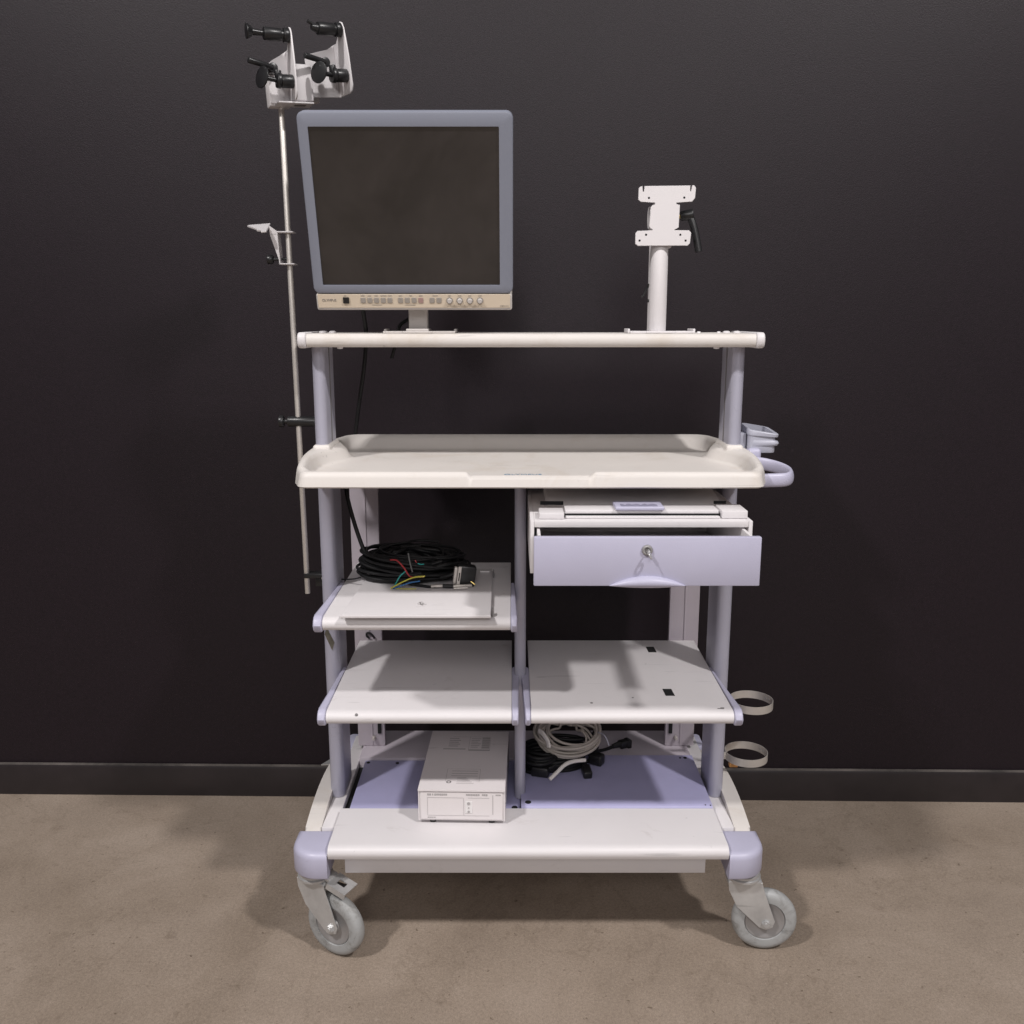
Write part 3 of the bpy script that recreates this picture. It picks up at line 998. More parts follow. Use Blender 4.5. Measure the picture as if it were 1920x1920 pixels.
# small printing over and under the controls
q = MB()
for x, w in ((-0.3065, 0.004), (-0.274, 0.007), (-0.262, 0.006), (-0.2495, 0.006), (-0.236, 0.011), (-0.2245, 0.007), (-0.205, 0.006), (-0.186, 0.005), (-0.1675, 0.007), (-0.141, 0.01), (-0.1148, 0.005), (-0.0962, 0.006), (-0.0775, 0.005), (-0.0589, 0.006)):
    q.box(ml(x) - w / 2, ml(x) + w / 2, 0.0004, 0.0007, -0.0052, -0.0040)
q.box(ml(-0.258), ml(-0.24), 0.0004, 0.0007, -0.0222, -0.0214)
q.box(ml(-0.197), ml(-0.178), 0.0004, 0.0007, -0.0222, -0.0214)
q.box(ml(-0.12), ml(-0.055), 0.0004, 0.0007, -0.0240, -0.0236)
q.xf(MT); build_each(q, 'control_printing', 'button', CHIN)
def mtext(name, body, size, x, z, width, m):
    o = text_mesh(name, body, size, (0, 0, 0), (0, 0, 0), m, MON, width=width, depth=0.0002)
    me = o.data
    off = world_of(MON)
    me.transform(Matrix.Translation(off))
    me.transform(Matrix.Translation(-off) @ MT @ Matrix.Translation((ml(x), 0.0006, z)) @ Matrix.Rotation(rad(90), 4, 'X'))
    return o
mtext('maker_lettering', 'OLYMPUS', 0.0062, -0.3495, -0.0150, 0.026, 'linedk')
mtext('model_lettering', 'OEV191', 0.0042, -0.0220, -0.0252, 0.015, 'button')
# sticker reflecting at the foot of the screen is part of the glass: thin pale strip
# stand
s = MB()
s.box(-0.1965, -0.1605, 1.792, 1.818, 1.176, 1.30, 0.004, 3)
s.box(-0.20, -0.157, 1.775, 1.83, 1.1765, 1.182, 0.002)
s.box(-0.215, -0.145, 1.782, 1.82, 1.262, 1.36, 0.004)
s.build('stand_post', 'mhouse', MON)
s = MB()
def slotted(s, xa, xb, xc0, xc1, yf, yb, zt):
    """bolted foot plate: solid in the middle, an open loop at each end"""
    s.box(xc0, xc1, yf, yb, zt - 0.0035, zt, 0.001)
    for a, b_ in ((xa, xc0 - 0.0002), (xc1 + 0.0002, xb)):
        s.box(a, b_, yf, yf + 0.006, zt - 0.0035, zt, 0.0008)
        s.box(a, b_, yb - 0.006, yb, zt - 0.0035, zt, 0.0008)
    s.box(xa - 0.004, xa, yf, yb, zt - 0.0035, zt, 0.0008)
    s.box(xb, xb + 0.004, yf, yb, zt - 0.0035, zt, 0.0008)
slotted(s, -0.238, -0.111, -0.205, -0.15, 1.765, 1.845, 1.1775)
for x in (-0.241, -0.108):
    s.box(x - 0.0025, x + 0.0025, 1.79, 1.835, 1.1738, 1.1815, 0.001)
s.build('foot_plate', 'mhouse', MON)

# ================================================================== empty bracket at the right
BRK = empty('monitor_bracket', (0.278, 1.80, 1.1737), 'white empty bracket with slotted mounting plate standing on right end of top shelf', 'bracket')
s = MB()
P = []
poly = []
for i in range(9):
    a = math.pi + math.pi * i / 8
    poly.append((0.2775 + 0.0162 * math.cos(a), 1.80 + 0.0162 * math.sin(a)))
poly += [(0.2937, 1.825), (0.2613, 1.825)]
s.prism(poly, 'z', 1.1775, 1.345, bev=0.001)
s.build('bracket_post', 'white', BRK)
s = MB(); slotted(s, 0.226, 0.338, 0.252, 0.306, 1.765, 1.84, 1.1775)
s.box(0.2185, 0.2225, 1.775, 1.835, 1.1738, 1.182, 0.001)
s.box(0.3415, 0.3455, 1.775, 1.835, 1.1738, 1.182, 0.001)
s.build('foot_plate', 'white', BRK)
# plate outline (x, z) with the two notches and the waist
sx = 0.00098
def bp(px, py):
    return (0.2845 + (px - 1250.5) * 0.000974, 1.4382 - (py - 349) * 0.000942)
o2 = [(1197, 353), (1200, 350), (1204, 349), (1204, 360), (1207.5, 360), (1207.5, 349), (1294, 348), (1293, 359), (1296, 359.5), (1297, 348), (1301, 347.5), (1304.5, 352), (1303.5, 371), (1298, 378),
      (1268, 379), (1268, 383), (1275.5, 384), (1274.5, 426), (1270, 429), (1266, 429), (1266, 432), (1294, 431.5), (1298.5, 436), (1297, 456), (1293, 460.5), (1198, 461), (1193, 457), (1193, 437), (1197, 432.5),
      (1226, 432), (1226, 429), (1221, 428), (1218.5, 424), (1221, 388), (1224, 384), (1229, 383.5), (1229, 379), (1202, 378.5), (1196.5, 374)]
s = MB()
s.prism([bp(*p) for p in o2], 'y', 1.778, 1.7815, bev=0.0006, seg=1)
PLT = s.build('mounting_plate', 'white', BRK)
s = MB()
for px, py in ((1216.5, 371), (1283, 370.5), (1213, 440), (1278, 440), (1201, 451), (1288.5, 451)):
    x, z = bp(px, py)
    s.cyl((x, 1.7779, z), (x, 1.7790, z), 0.0021, 10)
build_each(s, 'plate_hole', 'hole', PLT)
s = MB()
s.lathe([(0, -0.026), (0.020, -0.026), (0.0225, -0.022), (0.0225, 0.022), (0.020, 0.026), (0, 0.026)], (0.2815, 1.803, 1.385), (1, 0, 0), 28)
s.box(0.262, 0.301, 1.7817, 1.80, 1.352, 1.418, 0.001)
s.box(0.265, 0.298, 1.79, 1.815, 1.33, 1.37, 0.002)
s.build('tilt_hinge', 'white', BRK)
s = MB()
s.cyl((0.307, 1.803, 1.388), (0.314, 1.803, 1.388), 0.0045, 14)
s.build('lever_pin', 'gold', BRK)
s = MB()
s.cyl((0.314, 1.803, 1.388), (0.338, 1.800, 1.391), 0.0085, 18, 0.0105, bev=0.002)
s.tube(spline([(0.331, 1.80, 1.390), (0.338, 1.797, 1.372), (0.344, 1.795, 1.350), (0.3495, 1.793, 1.323)], 6), 0.0068, 12, flat=0.0055)
s.build('clamp_lever', 'black', BRK)
s = MB()
s.tube(spline([(0.262, 1.812, 1.265), (0.258, 1.815, 1.258), (0.251, 1.815, 1.243), (0.2475, 1.815, 1.243)], 5), 0.0022, 8)
s.cyl((0.2615, 1.81, 1.234), (0.2585, 1.81, 1.234), 0.003, 10)
s.build('cable_tie', 'black', BRK)

# ================================================================== pole with holder, clamped to the left post
POLE = empty('hanging_pole', (-0.4145, 1.80, 0.655), 'tall thin steel pole with white two armed holder on top beside left post', 'pole')
PT = lambda z: Vector((-0.4138 - 0.0068 * (z - 0.656) / 0.92, 1.80, z))
s = MB(); s.cyl(PT(0.656), PT(1.60), 0.0052, 20, bev=0.0008); s.build('pole', 'steel', POLE)
s = MB()
s.cyl((-0.4535, 1.80, 1.0046), (-0.4445, 1.80, 1.0046), 0.0115, 18, bev=0.0015)
s.cyl((-0.4445, 1.80, 1.0046), (-0.436, 1.80, 1.0046), 0.0045, 12)
s.cyl((-0.437, 1.80, 1.0046), (-0.378, 1.80, 1.0046), 0.0102, 22, bev=0.002)
s.build('pole_clamp', 'black', POLE)
s = MB()
s.box(-0.4185, -0.378, 1.793, 1.818, 0.689, 0.6985, 0.001)
s.box(-0.3975, -0.378, 1.802, 1.815, 0.6698, 0.6888, 0.001)
s.build('pole_clip', 'black', POLE)
s = MB(); s.lathe([(0, 0.003), (0.003, 0.0026), (0.0035, 0)], (-0.3795, 1.792, 0.690), (0, -1, 0), 10); s.build('clip_screw', 'steel', POLE)

# hook bracket half way up
HB = MB()
z1, z0 = 1.3585, 1.3010
xp = PT(1.33).x
HB.box(xp - 0.0195, xp + 0.0115, 1.787, 1.813, z1 - 0.0012, z1 + 0.0012, 0.0005, 1)
HB.box(xp - 0.0165, xp + 0.0115, 1.787, 1.813, z0 - 0.0012, z0 + 0.0012, 0.0005, 1)
HB.prism([(xp - 0.0195, z1), (xp - 0.0175, z1), (xp - 0.0145, z0), (xp - 0.0165, z0)], 'y', 1.787, 1.813)
HB.prism([(xp - 0.034, 1.3705), (xp - 0.0185, z1 + 0.001), (xp - 0.0155, 1.312), (xp - 0.0185, 1.309), (xp - 0.033, 1.354)], 'y', 1.7935, 1.7965)
hbk = HB.build('hook_bracket', 'white', POLE)
s = MB()
A = Matrix.Translation((xp - 0.034, 1.79, 1.366)) @ Matrix.Rotation(rad(-6), 4, 'Y') @ Matrix.Rotation(rad(24), 4, 'X')
s.prism([(0.0, -0.022), (0.0, 0.022), (-0.042, 0.026), (-0.044, 0.022), (-0.022, -0.002), (-0.020, -0.010), (-0.012, -0.012), (-0.010, -0.022)], 'z', -0.0014, 0.0014, bev=0.0005, seg=1, mtx=A)
s.build('hook_plate', 'white', hbk)
s = MB()
s.lathe([(0, -0.006), (0.0075, -0.006), (0.0085, -0.004), (0.0085, 0.003), (0.007, 0.005), (0, 0.005)], (xp - 0.035, 1.798, 1.3095), (1, 0, 0), 16)
s.cyl((xp - 0.031, 1.798, 1.3095), (xp - 0.004, 1.80, 1.3105), 0.0026, 10)
s.build('hook_knob', 'black', hbk)

# holder on top: two bent plates carrying black spools
def holder(org, yaw, roll, first, wide):
    R_ = Matrix.Translation(org) @ Matrix.Rotation(yaw, 4, 'Z') @ Matrix.Rotation(roll, 4, 'Y')
    h = MB()
    # back plate facing the front, side flange with the raised finger
    h.prism([(-wide, 0.0), (0.0, 0.0), (0.0, 0.088), (-0.012, 0.080), (-wide + 0.010, 0.072), (-wide, 0.064)], 'y', 0.026, 0.0285, bev=0.0006, seg=1, mtx=R_)
    fl_ = [(0.0285, 0.0), (-0.014, 0.0), (-0.022, 0.004), (-0.026, 0.013), (-0.025, 0.060), (-0.021, 0.106), (-0.016, 0.116), (-0.009, 0.119), (-0.002, 0.115), (0.003, 0.106), (0.006, 0.094), (0.014, 0.087), (0.0285, 0.088)]
    h.prism(fl_, 'x', -0.0002, 0.0026, bev=0.0009, seg=2, mtx=R_)
    pl = h.build('holder_plate', 'white', POLE)
    def sp(b_, p, q, r, r2=None, bev=0.0012): b_.cyl(R_ @ Vector(p), R_ @ Vector(q), r, 20, r2, bev=bev)
    zt = 0.105
    b_ = MB()
    sp(b_, (-0.001, -0.010, zt), (-0.011, -0.010, zt + 0.0002), 0.0120)
    sp(b_, (-0.011, -0.010, zt), (-0.015, -0.010, zt), 0.0085, bev=0)
    sp(b_, (-0.015, -0.010, zt), (-0.045, -0.010, zt + 0.001), 0.0108)
    if first:
        sp(b_, (-0.045, -0.010, zt + 0.001), (-0.064, -0.010, zt + 0.002), 0.0045, 0.0055, 0)
        sp(b_, (-0.064, -0.010, zt + 0.002), (-0.072, -0.010, zt + 0.0025), 0.0070, 0.0122, 0)
        sp(b_, (-0.072, -0.010, zt + 0.0025), (-0.0745, -0.010, zt + 0.0025), 0.0125, None, 0.0006)
    else:
        sp(b_, (-0.045, -0.010, zt + 0.001), (-0.056, -0.010, zt + 0.003), 0.0075, 0.0050, 0)
        sp(b_, (-0.050, -0.010, zt + 0.006), (-0.062, -0.010, zt + 0.012), 0.003, None, 0)
    b_.build('spool', 'black', pl)
    b_ = MB()
    sp(b_, (-0.030, 0.0258, 0.055), (-0.030, 0.004, 0.055), 0.0085)
    sp(b_, (-0.030, 0.006, 0.055), (-0.075, -0.006, 0.0625), 0.0046, 0.0050, 0.0015)
    b_.build('peg', 'black', pl)
    b_ = MB()
    sp(b_, (-0.001, -0.010, 0.030), (-0.022, -0.010, 0.030), 0.0115)
    sp(b_, (-0.022, -0.010, 0.030), (-0.030, -0.010, 0.031), 0.0128)
    sp(b_, (-0.030, -0.010, 0.031), (-0.054, -0.012, 0.034), 0.0040, None, 0)
    b_.cyl(R_ @ Vector((-0.054, -0.012, 0.034)), R_ @ Vector((-0.0565, -0.013, 0.0345)), 0.0185, 28, bev=0.0005)
    sp(b_, (-0.0265, -0.010, 0.031), (-0.0265, -0.010, 0.047), 0.0062)
    b_.build('spool', 'black', pl)
    return R_
R_ = holder((-0.3905, 1.770, 1.582), rad(26), rad(-3), True, 0.036)
holder((-0.3005, 1.800, 1.599), rad(36), rad(-7), False, 0.060)
s = MB()
s.box(-0.036, 0.004, 0.0288, 0.058, -0.004, 0.060, 0.003, mtx=R_)
s.box(0.0030, 0.036, -0.004, 0.056, 0.000, 0.062, 0.003, 3, mtx=R_)
s.box(-0.030, 0.034, -0.010, 0.0255, -0.0055, -0.0025, 0.001, mtx=R_)
s.box(0.0362, 0.056, 0.030, 0.048, 0.006, 0.060, 0.002, mtx=R_)
s.build('holder_core', 'white', POLE)
s = MB()
s.box(0.002, 0.022, 0.002, 0.012, -0.0063, -0.0054, mtx=R_)
s.build('core_slot', 'linedk', POLE)

# ================================================================== bottle rings on the right side
def ring(cx, cy, cz):
    r = empty('ring_holder', (cx, cy, cz), 'pale steel hoop fixed to right post just below the right shelf end', 'ring', 'steel hoops on the right post')
    m = MB()
    Rr, h = 0.0445, 0.0085
    m.lathe([(Rr, -h), (Rr + 0.0012, -h), (Rr + 0.0012, h), (Rr, h), (Rr, -h)], (cx, cy, cz), (0, 0, 1), 56)
    m.build('hoop', 'steel', r, angle=30)
    m = MB()
    m.box(cx - Rr - 0.035, cx - Rr + 0.001, cy - 0.008, cy - 0.006, cz - 0.008, cz + 0.008, 0.0004, 1)
    m.build('arm', 'steel', r)
    m = MB()
    for a in (20, 32):
        p = Vector((cx + (Rr - 0.001) * math.cos(rad(a)), cy + (Rr - 0.001) * math.sin(rad(a)), cz))
        m.cyl(p, p + Vector((0.002 * math.cos(rad(a)), 0.002 * math.sin(rad(a)), 0)), 0.0022, 10)
    build_each(m, 'rivet', 'zinc', r)
    return r
r1 = ring(0.5135, 1.86, 0.394)
r2 = r1.copy(); COL.objects.link(r2)
for ch in list(r1.children):
    c = ch.copy(); COL.objects.link(c); c.parent = r2
r2.location = (0.5085, 1.86, 0.274)
r1['label'] = 'upper pale steel hoop beside the right shelf end, higher of the pair'
r2['label'] = 'lower pale steel hoop with brown tape at its arm, nearer the base'
s = MB()
s.box(0.468, 0.486, 1.835, 1.848, 0.2555, 0.2645, 0.001)
s.build('brown_tape', 'orange', r2)

# ================================================================== things on the shelves
# white panel lying on the upper left shelf
PN = empty('loose_panel', (-0.17, 1.72, 0.6792), 'thin white flat panel lying loose on the upper left shelf under the black cables', 'panel')
s = MB()
s.prism([(-0.3025, 1.557), (-0.0375, 1.557), (-0.040, 1.868), (-0.292, 1.868)], 'z', 0.6828, 0.6890, bev=0.0016, seg=2)
pn = s.build('panel_sheet', 'white', PN)
s = MB()
for x_ in (-0.28, -0.06):
    for y_ in (1.60, 1.84):
        s.cyl((x_, y_, 0.6792), (x_, y_, 0.6827), 0.006, 12)
build_each(s, 'panel_foot', 'white', PN)
s = MB()
s.box(-0.0665, -0.046, 1.838, 1.845, 0.6892, 0.6915, 0.0005, 1)
s.build('panel_tab', 'white_label', PN)
s = MB()
s.box(-0.0362, -0.0347, 1.576, 1.592, 0.6795, 0.692)
s.box(-0.0384, -0.0372, 1.832, 1.85, 0.6795, 0.692)
build_each(s, 'panel_clip', 'linedk', PN)
s = MB()
for k in range(7):
    a = random.uniform(0, 6.28); l = random.uniform(0.003, 0.009)
    x, y = -0.166 + random.uniform(-0.004, 0.004), 1.625 + random.uniform(-0.014, 0.014)
    s.box(-l, l, -0.0009, 0.0009, 0, 0.0003, mtx=Matrix.Translation((x, y, 0.6891)) @ Matrix.Rotation(a, 4, 'Z'))
s.build('scuff', 'line', PN)

# black cable coil with coloured wire ends
CB = empty('cable_coil', (-0.195, 1.80, 0.6862), 'black coiled video cables with coloured wire ends on upper left shelf', 'cable')
ZB = 0.6920
cb = MB()
rnd = random.Random(3)
def coil(m, cx, cy, zb, rx, ry, loops, r, hmax, wob=0.12, seg=8, rot=0.0, n=44, hf=None):
    pts = []
    ph = rnd.uniform(0, 6.28)
    for L in range(loops):
        ax = rx * rnd.uniform(1 - wob, 1.0); ay = ry * rnd.uniform(1 - wob * 1.4, 1.0)
        ox, oy = rnd.uniform(-0.007, 0.007), rnd.uniform(-0.007, 0.007)
        z = zb + r + hmax * (L / max(1, loops - 1)) ** 0.9
        tl, tp = rnd.uniform(-0.008, 0.008), rnd.uniform(0, 6.28)
        for k in range(n):
            t = 2 * math.pi * k / n
            zz = z + tl * math.cos(t + tp)
            if hf: zz += hf(math.cos(t), math.sin(t), L / loops)
            pts.append((ox, oy, ax, ay, t + ph, max(zb + r, zz)))
    # ease between loops
    out = []
    for i in range(len(pts)):
        w = pts[max(0, i - 5):i + 6]
        ax = sum(p[2] for p in w) / len(w); ay = sum(p[3] for p in w) / len(w)
        ox = sum(p[0] for p in w) / len(w); oy = sum(p[1] for p in w) / len(w)
        z = sum(p[5] for p in w) / len(w); t = pts[i][4]
        x, y = ox + ax * math.cos(t), oy + ay * math.sin(t)
        out.append((cx + x * math.cos(rot) - y * math.sin(rot), cy + x * math.sin(rot) + y * math.cos(rot), z))
    m.tube(out, r, seg)
hump = lambda c, s_, q: 0.012 * s_ * q
coil(cb, -0.205, 1.802, ZB, 0.107, 0.072, 9, 0.0030, 0.034, wob=0.2, hf=hump)
coil(cb, -0.214, 1.806, ZB, 0.092, 0.062, 8, 0.0036, 0.040, wob=0.22, hf=hump)
coil(cb, -0.196, 1.812, ZB, 0.080, 0.055, 7, 0.0027, 0.044, wob=0.35, hf=hump)
coil(cb, -0.186, 1.822, ZB + 0.010, 0.100, 0.058, 6, 0.0028, 0.036, wob=0.3, hf=hump)
rc = random.Random(8)
for k in range(30):
    a0 = rc.uniform(0, 6.28); a1 = a0 + rc.uniform(1.6, 3.6)
    r0, r1 = rc.uniform(0.6, 0.98), rc.uniform(0.5, 0.98)
    hh = rc.uniform(0.012, 0.048)
    P_ = []
    for q in range(7):
        t = q / 6; a = a0 + (a1 - a0) * t; rr = r0 + (r1 - r0) * t - 0.25 * math.sin(math.pi * t) * rc.uniform(0.4, 1.4)
        P_.append((-0.202 + 0.103 * rr * math.cos(a), 1.806 + 0.068 * rr * math.sin(a), ZB + hh + 0.012 * math.sin(a) + rc.uniform(-0.003, 0.003)))
    cb.tube(spline(P_, 6), rc.choice((0.0026, 0.0036, 0.0044)), 7)
# fall to the left and to the connector at the right
cb.tube(spline([(-0.14, 1.745, ZB + 0.012), (-0.115, 1.742, ZB + 0.020), (-0.095, 1.752, ZB + 0.026), (-0.082, 1.775, ZB + 0.028)], 8), 0.0045, 8)
cb.tube(spline([(-0.16, 1.75, ZB + 0.03), (-0.125, 1.76, ZB + 0.035), (-0.1, 1.785, ZB + 0.03), (-0.085, 1.80, ZB + 0.02)], 8), 0.004, 8)
cb.tube(spline([(-0.30, 1.77, ZB + 0.006), (-0.315, 1.775, ZB + 0.001), (-0.335, 1.79, ZB - 0.004), (-0.3435, 1.80, ZB - 0.0065)], 6), 0.0016, 6)
cb.tube(spline([(-0.20, 1.738, ZB + 0.002), (-0.16, 1.726, ZB - 0.001), (-0.135, 1.725, ZB + 0.0006)], 6), 0.0032, 8)
cob = cb.build('black_loops', 'cable', CB, angle=80)
for nm, m_, pts, r in (
    ('red_wire', 'red', [(-0.236, 1.738, ZB + 0.050), (-0.222, 1.726, ZB + 0.052), (-0.208, 1.722, ZB + 0.038), (-0.198, 1.722, ZB + 0.022), (-0.188, 1.724, ZB + 0.018)], 0.0015),
    ('teal_wire', 'teal', [(-0.206, 1.726, ZB + 0.030), (-0.216, 1.722, ZB + 0.022), (-0.222, 1.718, ZB + 0.012), (-0.227, 1.717, ZB + 0.003)], 0.0013),
    ('yellow_wire', 'yellow', [(-0.168, 1.722, ZB + 0.022), (-0.19, 1.718, ZB + 0.020), (-0.213, 1.715, ZB + 0.011), (-0.234, 1.716, ZB - 0.001)], 0.0013),
    ('blue_wire', 'blue', [(-0.178, 1.722, ZB + 0.012), (-0.198, 1.716, ZB + 0.010), (-0.215, 1.715, ZB + 0.004), (-0.230, 1.718, ZB - 0.002)], 0.0014),
    ('grey_wire', 'greyw', [(-0.200, 1.728, ZB + 0.066), (-0.197, 1.724, ZB + 0.050), (-0.192, 1.722, ZB + 0.030)], 0.0015),
    ('green_wire', 'teal', [(-0.182, 1.726, ZB + 0.046), (-0.176, 1.727, ZB + 0.044), (-0.170, 1.729, ZB + 0.044)], 0.001),
    ('yellow_wire', 'yellow', [(-0.225, 1.718, ZB - 0.0018), (-0.205, 1.716, ZB - 0.002), (-0.185, 1.717, ZB - 0.002)], 0.0009),
    ('red_wire', 'red', [(-0.184, 1.725, ZB + 0.048), (-0.187, 1.727, ZB + 0.052)], 0.0011)):
    w = MB(); w.tube(spline(pts, 7), r, 7); w.build(nm, m_, CB)
w = MB(); w.cyl((-0.188, 1.722, ZB + 0.020), (-0.170, 1.722, ZB + 0.021), 0.0022, 10); w.build('ferrule', 'gold', CB)
w = MB()
w.cyl((-0.157, 1.7245, ZB + 0.0005), (-0.134, 1.7240, ZB + 0.0015), 0.0032, 12, bev=0.0006)
w.cyl((-0.114, 1.722, ZB + 0.0012), (-0.078, 1.728, ZB + 0.0012), 0.0035, 12, bev=0.0006)
w.cyl((-0.112, 1.712, ZB + 0.0002), (-0.086, 1.716, ZB + 0.0002), 0.0024, 10)
build_each(w, 'plug', 'steel', CB)
w = MB()
w.cyl((-0.134, 1.724, ZB + 0.0015), (-0.114, 1.722, ZB + 0.0012), 0.0040, 12)
w.build('plug_boot', 'black', CB)
w = MB()
A = Matrix.Translation((-0.092, 1.742, ZB + 0.0175)) @ Matrix.Rotation(rad(8), 4, 'Z') @ Matrix.Rotation(rad(8), 4, 'Y')
w.box(-0.016, 0.020, -0.012, 0.012, -0.019, 0.021, 0.003, mtx=A)
cn = w.build('connector', 'black', CB)
w = MB()
w.box(-0.023, -0.0165, -0.0135, -0.0005, -0.016, 0.018, 0.002, mtx=A)
w.box(-0.016, -0.0095, -0.0140, -0.0123, -0.018, 0.020, 0.0004, 1, mtx=A)
w.build('connector_face', 'steel', CB)
w = MB()
w.box(-0.0135, -0.0115, -0.0146, -0.0141, -0.008, 0.008, mtx=A)
w.build('connector_socket', 'hole', CB)
w = MB()
w.cyl((-0.080, 1.733, ZB + 0.008), (-0.072, 1.731, ZB + 0.002), 0.0016, 8)
w.build('pin', 'gold', CB)

# power cord of the monitor: from the monitor down behind the shelves to the coil
PC = MB()
PC.tube(spline([(-0.292, 1.80, 1.27), (-0.293, 1.84, 1.235), (-0.297, 1.90, 1.20), (-0.3015, 1.945, 1.165), (-0.309, 1.95, 1.10), (-0.325, 1.965, 1.02), (-0.336, 1.980, 0.965), (-0.340, 1.974, 0.935), (-0.3405, 1.93, 0.908),
                (-0.3385, 1.87, 0.885), (-0.3330, 1.83, 0.858), (-0.320, 1.815, 0.81), (-0.305, 1.805, 0.765), (-0.293, 1.80, 0.735), (-0.285, 1.80, 0.715)], 8), 0.0042, 10)
pc = PC.build('power_cord', 'cable')
tag(pc, 'black power cord hanging from the monitor behind the tray down to the cable coil', 'cord')
pc2 = MB()
pc2.tube(spline([(-0.176, 1.80, 1.262), (-0.178, 1.84, 1.23), (-0.198, 1.87, 1.205), (-0.225, 1.90, 1.188), (-0.236, 1.938, 1.165), (-0.25, 1.945, 1.12)], 8), 0.0036, 10)
tag(pc2.build('signal_cord', 'cable'), 'short black cord slanting down behind the monitor stand', 'cord')

# white instrument box on the base deck
IB = empty('instrument_box', (-0.098, 1.63, 0.2402), 'small white instrument box with printed front panel standing on the base deck', 'device')
s = MB()
A = Matrix.Translation((-0.0975, 1.632, 0)) @ Matrix.Rotation(rad(-1.6), 4, 'Z')
s.box(-0.0815, 0.0815, 0.0012, 0.252, 0.2475, 0.3105, 0.001, mtx=A)
IBB = s.build('case', 'bwhite', IB)
s = MB()
s.prism([(-0.003, 0.3108), (-0.003, 0.3142), (0.256, 0.3142), (0.256, 0.3108)], 'x', -0.0842, 0.0842, bev=0.0012, mtx=A)
s.prism([(0.001, 0.2478), (0.001, 0.3106), (0.25, 0.3106), (0.25, 0.2478)], 'x', -0.0838, -0.0817, mtx=A)
s.prism([(0.001, 0.2478), (0.001, 0.3106), (0.25, 0.3106), (0.25, 0.2478)], 'x', 0.0817, 0.0838, mtx=A)
s.build('lid', 'bwhite', IB)
s = MB()
s.box(-0.0790, 0.0790, -0.0006, 0.0010, 0.2510, 0.3085, 0.0004, 1, mtx=A)
FP = s.build('front_panel', 'bwhite', IB)
s = MB()
yl = (-0.0010, -0.0007)
def ln(x0, x1, z0, z1): s.box(x0, x1, yl[0], yl[1], z0, z1, mtx=A)
rq = random.Random(5)
def words(x0, x1, z, h):
    x = x0
    while x < x1 - 0.002:
        w = min(rq.uniform(0.0022, 0.0038), x1 - x)
        ln(x, x + w, z - h * rq.uniform(0.75, 1) / 2, z + h / 2)
        x += w + (0.0006 if rq.random() < 0.85 else 0.002)
ln(-0.066, 0.003, 0.2962, 0.2968); ln(0.013, 0.054, 0.2962, 0.2968)
ln(-0.066, 0.054, 0.2588, 0.2593)
ln(-0.066, -0.0655, 0.2593, 0.2962); ln(0.0600, 0.0612, 0.262, 0.303)
ln(0.004, 0.0046, 0.2593, 0.2962)
words(-0.066, -0.025, 0.3030, 0.0042)
words(-0.066, -0.048, 0.2550, 0.0018)
s.build('panel_printing', 'line', FP)
s = MB()
words(0.009, 0.036, 0.3030, 0.0040); words(0.0395, 0.052, 0.3030, 0.0042); words(0.066, 0.076, 0.3030, 0.003)
s.build('panel_name', 'line', FP)
s = MB()
s.box(0.007, 0.021, -0.0014, -0.0007, 0.2645, 0.2900, 0.0004, 1, mtx=A)
sw = s.build('switch_plate', 'white_label', FP)
s = MB()
for z, r_ in ((0.2855, 0.0030), (0.2765, 0.0014), (0.2682, 0.0024)):
    p = A @ Vector((0.014, -0.0014, 0)); 
    s.cyl((p.x, p.y, z), (p.x, p.y - 0.0012, z), r_, 14)
build_each(s, 'indicator', 'line', FP)
s = MB()
for x, y in ((-0.057, 0.012), (0.058, 0.012), (-0.057, 0.225), (0.058, 0.225)):
    p = A @ Vector((x, y, 0))
    s.cyl((p.x, p.y, 0.2402), (p.x, p.y, 0.2476), 0.0062, 16)
build_each(s, 'rubber_foot', 'black', IB)
# printed labels on the lid
s = MB()
zt = 0.3143
def tp(x0, x1, y0, y1): s.box(x0, x1, y0, y1, zt, zt + 0.0002, mtx=A)
tp(-0.034, -0.0334, 0.030, 0.082); tp(0.032, 0.0326, 0.030, 0.082); tp(-0.034, 0.032, 0.0815, 0.0822)
for y in (0.072, 0.062, 0.052): tp(-0.024, 0.028, y, y + 0.002)
for k in range(5): tp(-0.012, 0.022 - 0.004 * k, 0.022 + 0.006 * k, 0.0235 + 0.006 * k)
tp(-0.052, -0.005, 0.168, 0.172); tp(0.001, 0.046, 0.163, 0.168)
tp(0.001, 0.0016, 0.168, 0.228); tp(0.0455, 0.046, 0.168, 0.228); tp(-0.035, 0.046, 0.2275, 0.2282)
for k in range(6): tp(0.005, 0.020 + 0.003 * (k % 3), 0.178 + 0.008 * k, 0.180 + 0.008 * k)
for k in range(5): tp(-0.042, -0.022 + 0.004 * (k % 2), 0.182 + 0.009 * k, 0.185 + 0.009 * k)
for k in range(6): tp(0.028, 0.0445, 0.174 + 0.009 * k, 0.180 + 0.009 * k)
s.build('lid_printing', 'line', IB)
s = MB()
p = A @ Vector((-0.027, 0.028, 0))
s.lathe([(0.0026, 0), (0.0050, 0), (0.0050, 0.0003), (0.0026, 0.0003), (0.0026, 0)], (p.x, p.y, zt), (0, 0, 1), 20)
s.build('round_mark', 'linedk', IB)

